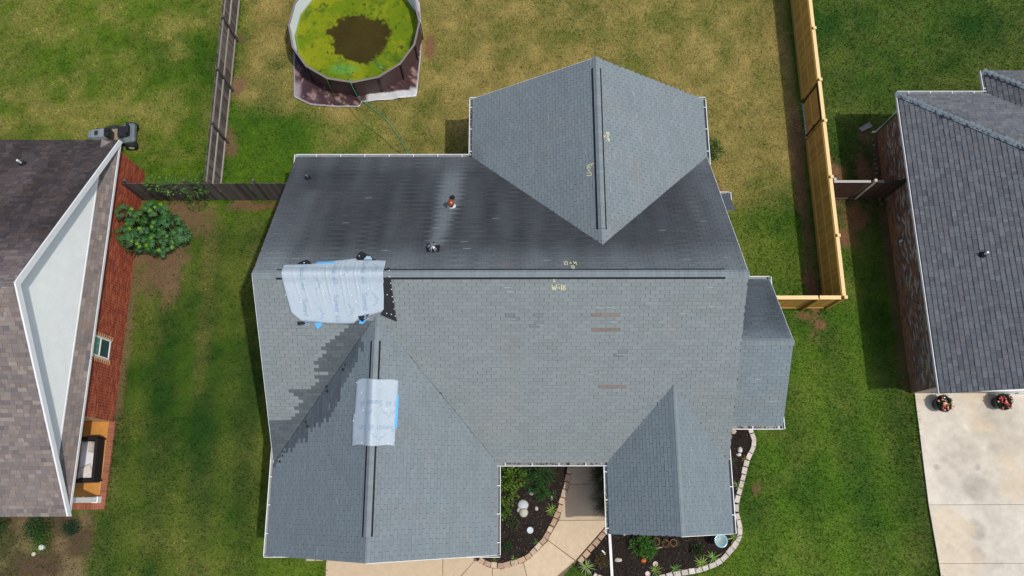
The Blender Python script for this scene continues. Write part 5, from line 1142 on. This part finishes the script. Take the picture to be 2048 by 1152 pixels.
for (x, y, r, w) in ((-.58, .42, .25, .22), (-.58, -.42, .25, .22), (.80, .38, .18, .15), (.80, -.38, .18, .15)):
    RX90 = Matrix.Rotation(math.pi/2, 3, 'X'); wh = MB().lathe([(r*.55, -w/2), (r*.9, -w/2), (r, -w*.3), (r, w*.3), (r*.9, w/2), (r*.55, w/2), (r*.55, -w/2)], (x, y, r), 22, RX90, (1, 1, 1)).build('wheel', M_RUB, mw, smooth=True)
    MB().lathe([(0, w*.35), (r*.5, w*.45), (r*.56, w*.40), (r*.56, -w*.40), (r*.5, -w*.45), (0, -w*.35)], (x, y, r), 18, RX90, (.62, .60, .52)).build('rim', M_PLAST, wh)
for y in (.30, -.32): MB().tube([(-.1, y, .4), (-.05, y*1.25, .72)], .012, 6, (.02, .02, .02)).build('lever', M_PLAST, mw)

# ------------------------------------------------------------------ porch seat
sf_ = thing('porch_loveseat', 'black wicker loveseat with white cushion on the left house porch', 'loveseat', (-7.52, -5.42, .12), math.radians(2), world=False)
WK = (.018, .013, .012)
MB().box((-.36, -.74, .10), (.30, .74, .30), WK).build('seat_frame', M_FAB, sf_, bevel=.02); MB().obox((.35, 0, .46), (.11, 1.50, .72), Matrix.Rotation(.12, 3, 'Y'), WK).build('backrest', M_FAB, sf_, bevel=.04)
for s_ in (-1, 1): MB().box((-.38, s_*.76-.075, .08), (.34, s_*.76+.075, .60), WK).build('armrest', M_FAB, sf_, bevel=.04)
for sx in (-.33, .33):
    for sy in (-.76, .76): MB().box((sx-.03, sy-.03, 0), (sx+.03, sy+.03, .12), WK).build('leg', M_FAB, sf_)
def pillow(name, label, ctr, size, R, c, cat='cushion'):
    n_ = 12; V = []; F = []
    for sgn in (1, -1):
        for j in range(n_+1):
            for i in range(n_+1):
                u, v = i/n_*2-1, j/n_*2-1; h = (max(0, 1-u**4)*max(0, 1-v**4))**.5; V.append(Vector(ctr)+R @ Vector((u*size[0]/2*(1-.05*(1-abs(v))*0), v*size[1]/2, sgn*h*size[2]/2+.003*sgn)))
    for k in range(2):
        o0 = k*(n_+1)**2
        for j in range(n_):
            for i in range(n_): q = (o0+j*(n_+1)+i, o0+j*(n_+1)+i+1, o0+(j+1)*(n_+1)+i+1, o0+(j+1)*(n_+1)+i); F.append(q if k == 0 else q[::-1])
    return tag(MB().add(V, F, c).build(name, M_FAB, smooth=True), label, cat)
pillow('seat_cushion', 'long white seat cushion on the black porch loveseat', (-7.56, -5.42, .50), (.64, 1.32, .16), RZ(.03), (.72, .70, .72))
pillow('throw_pillow', 'square cream pillow lying at the near end of the white cushion', (-7.50, -5.82, .63), (.40, .40, .14), RZ(.5) @ Matrix.Rotation(.25, 3, 'Y'), (.62, .57, .50)); pillow('throw_pillow', 'grey beige pillow leaning on the backrest at the far end', (-7.32, -4.98, .70), (.38, .40, .12), Matrix.Rotation(1.0, 3, 'Y'), (.42, .38, .33))

# ------------------------------------------------------------------ plants
def leaf_quad(L, w, n_=3, droop=.25, fold=.12):
    """a pointed leaf blade along +x"""
    vs_, fs_ = [], []
    for i in range(n_+1):
        t = i/n_; hw = w/2*math.sin(math.pi*min(1, .12+t*.88))**.8 if i < n_ else .002; z = -droop*L*t*t
        vs_ += [(L*t, -hw, z+fold*hw), (L*t, 0, z), (L*t, hw, z+fold*hw)]
    for i in range(n_):
        a = i*3; fs_ += [(a, a+3, a+4, a+1), (a+1, a+4, a+5, a+2)]
    return vs_, fs_
def palmate(lobes, L, w):
    mb = MB()
    for k in range(lobes):
        a = (k/(lobes-1)-.5)*4.6; vs_, fs_ = leaf_quad(L*(1-.35*abs(a)/2.3), w, 4, .3, .1); R = RZ(a); c = random.uniform(.85, 1.1)
        mb.add([R @ Vector(v) for v in vs_], fs_, (c, c, c))
    me = mb.mesh('leaf'); me.materials.append(M_LEAF); return me
def foliage(parent, lobes, n, L, w, cols, name='foliage', droop=.3, upb=.6):
    """one mass of small leaves filling the lobes; too many to tell apart"""
    mb = MB(); base, fs_ = leaf_quad(L, w, 2, droop)
    for i in range(n):
        lx, ly, lz, lr, lh = random.choice(lobes); d = Vector((random.gauss(0, 1), random.gauss(0, 1), random.gauss(0, 1))).normalized(); rr = random.uniform(.45, 1.03)
        p = Vector((lx+d.x*lr*rr, ly+d.y*lr*rr, lz+d.z*lh*rr)); 
        if p.z < .02: p.z = random.uniform(.02, .1)
        R = (d+Vector((0, 0, upb))).normalized().to_track_quat('X', 'Z').to_matrix() @ Matrix.Rotation(random.uniform(0, 6.28), 3, 'X'); s_ = random.uniform(.6, 1.2); c = Vector(random.choice(cols))*random.uniform(.7, 1.3)*(.75+.35*rr)
        mb.add([p+R @ (Vector(v)*s_) for v in base], fs_, tuple(c))
    o = mb.build(name, M_LEAF, parent); return o
# big leafed bush by the left house
bush = thing('leafy_bush', 'big glossy bush with star shaped leaves against the red brick wall', 'bush', (-6.1, 3.6, 0))
LM_ = [palmate(8, .20, .042), palmate(9, .18, .038), palmate(8, .155, .04)]
lobes_ = [(-6.8, 3.75, .5, 1.75), (-6.45, 3.2, .65, 1.6), (-6.0, 3.95, .6, 1.5), (-5.45, 3.5, .6, 1.2), (-6.8, 3.0, .45, 1.5), (-5.8, 2.9, .5, 1.1), (-5.1, 3.3, .35, .8)]
n_leaf = 0
foliage(bush, [(a, b, d*.45, c*.95, d*.5) for a, b, c, d in lobes_], 3200, .13, .04, [(.008, .036, .008), (.016, .06, .013), (.03, .095, .02), (.045, .12, .02)], 'under_leaves')['kind'] = 'stuff'
while n_leaf < 290:
    lx, ly, lr, lz = random.choice(lobes_); th = random.uniform(0, 2*math.pi); ph = math.acos(random.uniform(-.1, 1)); rr = lr*random.uniform(.72, 1.05)
    p = Vector((lx+rr*math.sin(ph)*math.cos(th), ly+rr*math.sin(ph)*math.sin(th), max(.12, lz*.55+lz*.75*math.cos(ph)*random.uniform(.8, 1.05))))
    if p.x < -7.0: continue
    up = (Vector((p.x-lx, p.y-ly, .9*lr)).normalized()*.55+Vector((0, 0, 1))).normalized(); q = up.to_track_quat('Z', 'X').to_matrix().to_4x4()
    young = random.random() < .13; c = np.array((.115, .25, .014)) if young else np.array((.024, .088, .018))*random.uniform(.6, 1.6)
    s_ = random.uniform(.6, .9) if young else random.uniform(.75, 1.2)
    inst('leaf', LM_[n_leaf % 3], bush, Matrix.Translation(p) @ q @ Matrix.Rotation(random.uniform(0, 6.28), 4, 'Z') @ Matrix.Scale(s_, 4), c); n_leaf += 1
for (lx, ly, lr, lz) in lobes_:
    for k in range(3): MB().tube([(lx+random.uniform(-.1, .1), ly+random.uniform(-.1, .1), 0), (lx+random.uniform(-.2, .2), ly+random.uniform(-.2, .2), lz*.6), (lx+random.uniform(-.35, .35), ly+random.uniform(-.35, .35), lz*1.05)], [.02, .014, .007], 6, (.16, .17, .06)).build('stem', M_LEAF, bush)
def shrub(name, label, x, y, r, h, n, L, w, cols, cat='shrub', group=None, lobes=None, stems=4, upb=.6):
    t = thing(name, label, cat, (x, y, 0), group=group)
    lb = lobes or [(x+random.uniform(-.35, .35)*r, y+random.uniform(-.35, .35)*r, h*random.uniform(.4, .6), r*random.uniform(.6, .85), h*.5) for _ in range(5)]
    foliage(t, lb, n, L, w, cols, upb=upb)
    for k in range(stems): MB().tube([(x+random.uniform(-.05, .05), y+random.uniform(-.05, .05), 0), (x+random.uniform(-.4, .4)*r, y+random.uniform(-.4, .4)*r, h*.6)], [.014, .006], 6, (.09, .06, .04)).build('stem', M_LEAF, t)
    return t
DG = [(.020, .060, .015), (.030, .085, .018), (.040, .10, .02)]; MG_ = [(.05, .12, .02), (.07, .16, .025), (.09, .19, .03)]; YG = [(.16, .24, .03), (.22, .30, .05), (.12, .20, .03)]; RG = [(.12, .075, .03), (.16, .09, .035), (.07, .08, .02)]
shrub('vine', 'green vine hanging over the dark fence near the left house', -4.7, 5.05, .7, 1.9, 900, .09, .06, MG_, 'vine', lobes=[(-4.4, 5.0, 1.55, .5, .35), (-5.2, 5.0, 1.75, .45, .16), (-4.0, 5.08, 1.45, .3, .35), (-5.8, 5.0, 1.8, .35, .08), (-4.6, 4.9, .35, .5, .3), (-3.95, 5.4, 1.6, .12, .3)], stems=3)
shrub('boxwood_shrub', 'dark shrub below the front eave of the left house, leftmost of three', -10.7, -7.72, .62, .75, 1300, .06, .035, DG)
shrub('boxwood_shrub', 'dark shrub below the front eave of the left house, middle of three', -9.25, -7.85, .55, .7, 1300, .06, .035, DG)
shrub('boxwood_shrub', 'smallest dark shrub near the corner of the left house front', -8.05, -7.85, .36, .5, 800, .05, .03, [(.016, .052, .022), (.022, .07, .03)])
shrub('ground_ivy', 'bright green weeds around the white cleanout cap left of the lawn', -9.05, -8.35, .5, .2, 900, .05, .03, [(.05, .14, .015), (.07, .17, .02)], 'weeds', upb=1.5)
shrub('round_shrub', 'round dark green shrub at the right wall of the rear wing', 16.38, 7.05, .55, 1.0, 1500, .06, .035, [(.03, .09, .015), (.045, .12, .02)])
shrub('leafy_shrub', 'large yellow green shrub in the mulch beside the garage wall', 7.85, -6.6, .55, 1.1, 1700, .10, .05, [(.06, .13, .015), (.10, .19, .02), (.13, .22, .03)], lobes=[(7.75, -6.1, .6, .5, .5), (7.9, -6.7, .55, .5, .45), (7.75, -7.25, .45, .35, .4), (8.25, -6.1, .5, .4, .45)])
shrub('needle_shrub', 'deep green feathery shrub in the mulch under the front eave', 9.1, -5.85, .55, 1.0, 2200, .11, .018, [(.022, .085, .018), (.03, .11, .02), (.05, .13, .025)], lobes=[(9.0, -5.75, .55, .5, .5), (9.35, -6.05, .5, .38, .45), (8.95, -6.35, .35, .35, .3), (9.2, -6.65, .25, .25, .2)])
shrub('grassy_clump', 'tall dark ornamental grass leaning over the walk by the small gable', 11.5, -6.5, .35, 1.0, 1300, .38, .012, [(.03, .06, .015), (.05, .08, .02), (.09, .10, .03)], 'ornamental grass', lobes=[(11.50, -6.15, .40, .20, .36), (11.52, -6.75, .40, .22, .36), (11.55, -5.8, .4, .2, .4), (11.6, -7.15, .35, .14, .3)], upb=.3)
def spiky(label, x, y, r, n, cols, h=.22, group=None, name='spiky_plant'):
    t = thing(name, label, 'plant', (x, y, 0), group=group); base, fs_ = leaf_quad(1, .09, 4, .45, .2)
    for i in range(n):
        a = 2*math.pi*i/n+random.uniform(-.3, .3); L = r*random.uniform(.75, 1.2); R = RZ(a) @ Matrix.Rotation(-random.uniform(.35, 1.0), 3, 'Y'); c = Vector(random.choice(cols))*random.uniform(.8, 1.25)
        MB().add([Vector((x, y, .03))+R @ (Vector((v[0], v[1], v[2]))*L) for v in base], fs_, tuple(c)).build('leaf', M_LEAF, t)
    return t
spiky('yellow green spiky plant in the left bed close to the curved stones', 9.62, -7.30, .26, 22, YG)
spiky('small green tuft in the left bed near its lower tip', 9.03, -8.43, .15, 12, MG_)
spiky('yellow green tuft at the bottom curve of the left bed', 8.20, -9.02, .19, 14, YG)
spiky('olive tuft in the left bed right by the garage corner', 7.5, -9.0, .17, 12, [(.12, .14, .03)])
spiky('pale striped spiky plant in the narrow tip of the right bed', 10.84, -9.27, .32, 20, [(.22, .30, .10), (.30, .36, .16), (.14, .24, .05)])
spiky('yellow green spiky plant at the bottom edge, left of two bright ones', 13.37, -9.40, .26, 20, YG)
spiky('small green spiky plant in the right bed between two bright plants', 14.1, -9.35, .24, 16, [(.10, .22, .04), (.14, .27, .05)])
spiky('bright yellow green spiky plant near the curved stones of the right bed', 15.08, -9.17, .30, 20, YG)
spiky('green spiky plant left of the upper curve of stones, right bed', 15.50, -8.98, .28, 18, [(.12, .25, .04), (.17, .30, .06)])
spiky('yellow green plant at the corner of the small gable gutter', 16.33, -8.28, .28, 16, YG)
spiky('small yellow plant in the bed strip beside the side wing', 16.93, -5.48, .16, 14, [(.24, .20, .03), (.18, .18, .03)])
spiky('pale green plant beside the right gutter of the small gable', 16.62, -6.42, .22, 16, [(.14, .22, .05)])
spiky('dull tuft under the right gutter of the small gable', 16.45, -5.55, .2, 12, DG)
shrub('upright_shrub', 'bright green feathery upright shrub in front of the small gable', 13.0, -8.45, .35, .8, 1500, .10, .022, [(.05, .17, .02), (.08, .22, .03), (.05, .12, .02)], lobes=[(12.95, -8.35, .45, .22, .45), (13.05, -8.75, .35, .25, .3), (12.75, -8.55, .25, .3, .2), (13.2, -8.65, .25, .25, .2)])
shrub('low_shrub', 'rust brown low shrub left of the white pipe', 11.42, -9.02, .26, .3, 500, .06, .02, RG); shrub('low_shrub', 'dark low shrub behind the white stones of the right bed', 14.95, -8.68, .26, .35, 600, .06, .03, [(.03, .05, .015), (.05, .07, .02)])
shrub('low_shrub', 'faint green low shrub in the middle of the left bed', 8.15, -7.75, .26, .25, 300, .07, .03, [(.05, .07, .025), (.07, .10, .04)]); shrub('low_shrub', 'dark low shrub at the left of the left bed by the garage', 7.95, -8.55, .22, .25, 300, .06, .025, DG)
shrub('low_shrub', 'thin green sprigs in the left bed near the feathery shrub', 9.6, -6.75, .2, .2, 160, .08, .02, MG_); shrub('low_shrub', 'small red leaved plant left of the glass birdbath', 14.9, -8.2, .16, .2, 140, .06, .025, [(.12, .03, .02), (.08, .03, .02)])

def pot(name, label, x, y, z, r, h, c, plants, cat='plant pot', group=None):
    t = thing(name, label, cat, (x, y, z), group=group)
    MB().lathe([(r*.72, 0), (r*.95, h*.85), (r*1.06, h*.87), (r*1.08, h), (r*.96, h), (r*.92, h*.8), (r*.7, h*.78)], (x, y, z), 28, c=c).build('pot', M_PLAST, t, smooth=True)
    MB().lathe([(r*.93, h*.84), (0, h*.88)], (x, y, z), 24, c=(.02, .015, .012)).build('soil', M_MULCH, t)
    plants(t); return t
def flowers(x, y, z, r, cols, seed, n=34):
    def f(t):
        random.seed(seed)
        foliage(t, [(x+r*.25, y+r*.25, z+.06, r*.8, .16), (x+r*.1, y-r*.2, z+.05, r*.75, .12)], 520, .07, .035, [(.02, .07, .018), (.04, .12, .03), (.015, .05, .015)])
        for i in range(n):
            a = random.uniform(0, 6.28); q = r*random.uniform(.1, 1.15); px, py = x+.06*r+q*math.cos(a)*.95, y-.12*r+q*math.sin(a)*.8; pz = z+.16+random.uniform(0, .09); mb = MB(); c = random.choice(cols); s_ = random.uniform(.022, .045)
            for k in range(5): b, ff_ = leaf_quad(s_, s_*.9, 2, .2); R = RZ(k*1.2566+i) @ Matrix.Rotation(-.25, 3, 'Y'); mb.add([Vector((px, py, pz))+R @ Vector(v) for v in b], ff_, tuple(np.array(c)*random.uniform(.8, 1.2)))
            mb.build('flower', M_LEAF, t)
    return f
FL = [(.55, .02, .05), (.65, .05, .09), (.42, .015, .04), (.60, .22, .20), (.70, .25, .05)]
pot('flower_pot', 'black pot of red flowers at the driveway corner beside the brick wall', 24.53, -3.42, .045, .30, .46, (.016, .017, .019), flowers(24.53, -3.42, .46, .30, FL+[(.8, .75, .75)], 5)); pot('flower_pot', 'black pot of red flowers by the garage door of the right house', 26.82, -3.36, .045, .30, .46, (.016, .018, .022), flowers(26.82, -3.36, .46, .30, FL[:4], 9))
random.seed(77)
def cactus(x, y, z, r, col): return lambda t: foliage(t, [(x, y, z, r, .10)], 220, .06, .012, col)
TC = (.33, .12, .06)
pot('clay_pot', 'grassy clay pot under the small gable eave, left of three', 13.42, -8.40, .02, .13, .2, TC, cactus(13.42, -8.40, .26, .15, [(.08, .12, .04), (.12, .12, .05), (.16, .10, .04)])); pot('clay_pot', 'grassy clay pot under the small gable eave, middle of three', 13.76, -8.46, .02, .13, .2, TC, cactus(13.76, -8.46, .26, .15, [(.10, .13, .04), (.16, .14, .05), (.18, .10, .03)])); pot('clay_pot', 'nearly bare orange clay pot under the small gable eave, right of three', 14.06, -8.44, .02, .12, .17, (.42, .16, .08), cactus(14.16, -8.46, .18, .10, [(.07, .09, .03)]))
tag(MB().obox((13.52, -8.62, .06), (.30, .035, .03), RZ(.12), (.36, .28, .20)).build('wood_stick', M_WOODO), 'short pale stick lying in front of the clay pots', 'stick')
def rock(label, x, y, z, s, c, seed, name='stone', cat='stone', m=None):
    random.seed(seed); mb = MB(); n_, k_ = 10, 6; vs_ = []; fs_ = []
    for j in range(k_+1):
        ph = math.pi*.5*j/k_
        for i in range(n_):
            t = 2*math.pi*i/n_; f = 1+random.uniform(-.16, .16); vs_.append((x+s[0]*f*math.cos(t)*math.cos(ph), y+s[1]*f*math.sin(t)*math.cos(ph), z+s[2]*math.sin(ph)*(1+random.uniform(-.1, .1))))
    for j in range(k_): fs_ += [(j*n_+i, j*n_+(i+1) % n_, (j+1)*n_+(i+1) % n_, (j+1)*n_+i) for i in range(n_)]
    fs_.append(tuple(range(k_*n_, (k_+1)*n_))); o = mb.add(vs_, fs_, c).build(name, m or M_STONE); return tag(o, label, cat)
WH = (.58, .58, .56)
# stone figure in the left bed: plinth rock with a pale shell on it
st = thing('stone_ornament', 'pale grey two lobed stone ornament in the left bed', 'ornament', (8.55, -7.25, 0))
for (x, y, z, r, h, c) in ((8.55, -7.10, .04, .20, .14, (.48, .51, .54)), (8.57, -7.36, .04, .17, .20, (.46, .44, .37)), (8.40, -7.27, .04, .09, .10, (.40, .39, .34))):
    n_ = 18; mb = MB(); vs_ = []; prof = [(1.0, 0), (1.02, .35), (.85, .75), (.45, .98), (.0, 1.0)]
    for (pr_, pz) in prof: vs_ += [(x+r*pr_*math.cos(2*math.pi*i/n_)*random.uniform(.93, 1.07), y+r*pr_*math.sin(2*math.pi*i/n_)*random.uniform(.93, 1.07), z+h*pz) for i in range(n_)]
    mb.add(vs_, [(j*n_+i, j*n_+(i+1) % n_, (j+1)*n_+(i+1) % n_, (j+1)*n_+i) for j in range(4) for i in range(n_)], c); mb.build('lobe', M_STONE, st, smooth=True)
rock('white stone in the left bed above the grey ornament', 8.88, -6.68, .03, (.09, .07, .07), WH, 1); rock('small tan stone in the left bed close to the feathery shrub', 9.62, -6.83, .03, (.05, .09, .05), (.45, .38, .33), 2); rock('small tan stone in the left bed right of the grey ornament', 9.06, -7.22, .03, (.06, .08, .05), (.50, .44, .40), 3)
rock('white stone in the side bed, upper of two', 16.80, -5.10, .03, (.09, .10, .08), WH, 4); rock('white stone in the side bed, lower of two', 16.74, -5.28, .03, (.09, .07, .07), WH, 5); rock('pale oval stone right of the white pipe', 12.03, -9.04, .03, (.13, .08, .06), (.46, .43, .36), 6); rock('tan rock at the corner between house and side wing', 16.55, -4.42, .03, (.15, .10, .1), (.50, .40, .30), 7)
rock('bright orange ball ornament in front of the upright shrub', 12.95, -9.05, .03, (.10, .10, .16), (.75, .17, .03), 8, 'garden_ball', 'ornament', M_PLAST)
random.seed(99)
def disc(name, label, cat, x, y, prof, c, m=None): return tag(MB().lathe(prof, (x, y, .03), 20, c=c).build(name, m or M_PLAST, smooth=False), label, cat)
disc('stepping_disc', 'round pale blue disc on the dark mulch of the left bed', 'disc', 8.81, -7.99, [(.12, 0), (.12, .05), (.105, .06), (0, .055)], (.50, .56, .60))
disc('clay_saucer', 'round pinkish saucer in the right bed above the bright plant', 'saucer', 13.38, -9.18, [(.08, 0), (.09, .05), (.075, .05), (.06, .02), (0, .02)], (.55, .40, .34)); disc('clay_saucer', 'round pinkish saucer at the bottom edge of the photo near the white pipe', 'saucer', 13.08, -9.52, [(.08, 0), (.09, .05), (.075, .05), (.06, .02), (0, .02)], (.58, .48, .44))
disc('cleanout_cap', 'white pipe cap with grey lid in the weeds, larger of two', 'pipe cap', -9.03, -8.53, [(.09, 0), (.095, .16), (.07, .17), (.06, .13), (0, .13)], (.68, .68, .62)); disc('cleanout_cap', 'small pale pipe cap in the weeds, smaller of two', 'pipe cap', -9.32, -8.77, [(.07, 0), (.07, .08), (.05, .09), (0, .09)], (.50, .55, .36))
bb = thing('glass_birdbath', 'pale turquoise glass birdbath beside the small gable gutter', 'birdbath', (15.70, -8.35, 0))
MB().lathe([(.0, .50), (.08, .505), (.13, .53), (.20, .585), (.235, .61), (.24, .60), (.13, .50), (0, .47)], (15.70, -8.35, 0), 30, c=(.24, .42, .44)).build('bowl', mat('glass_bowl', rough=.12, amt=.1, spec=.7), bb, smooth=True); MB().lathe([(.0, .515), (.12, .518), (.13, .522)], (15.70, -8.35, 0), 24, c=(.16, .20, .20)).build('water', MATS['glass_bowl'], bb); MB().lathe([(.035, .48), (.03, .1), (.14, .03), (.14, .0)], (15.70, -8.35, 0), 16, c=(.1, .1, .1)).build('stand', M_PLAST, bb)
tag(MB().obox((11.76, -9.05, .075), (.10, 1.95, .075), RZ(.025), (.92, .90, .88)).build('downspout_extension', M_WHITE, bevel=.006), 'long white downspout pipe lying across the mulch from the gutter corner', 'pipe')
tag(MB().obox((11.50, -8.76, .05), (.16, .05, .03), RZ(-.7), (.9, .9, .88)).obox((11.55, -8.82, .05), (.05, .07, .03), RZ(-.7), (.9, .9, .88)).build('plant_marker', M_WHITE), 'small white marker lying left of the white pipe', 'marker'); tag(MB().tube([(12.18, -8.12, .05), (12.28, -8.17, .06), (12.4, -8.14, .05)], .014, 6, (.8, .8, .78)).build('white_hook', M_PLAST), 'white hook shaped wire at the small gable eave', 'hook')
for (x, y, lab) in ((-.13, -5.9, 'green sprinkler head in the grass beside the garage gutter, upper of two'), (-.22, -7.95, 'green sprinkler head in the grass beside the garage gutter, lower of two'), (16.52, 7.12, 'small turquoise valve cover beside the round shrub')): disc('sprinkler_head', lab, 'sprinkler', x, y, [(.05, 0), (.05, .05), (.03, .06), (0, .06)], (.05, .32, .22))
tag(MB().lathe([(.05, 0), (.05, .16), (0, .16)], (23.5, 2.9, .9), 12, Matrix.Identity(3), (.7, .68, .62)).build('wall_vent', M_PLAST), 'small cream vent stub on the dark brick wall of the right house', 'vent')
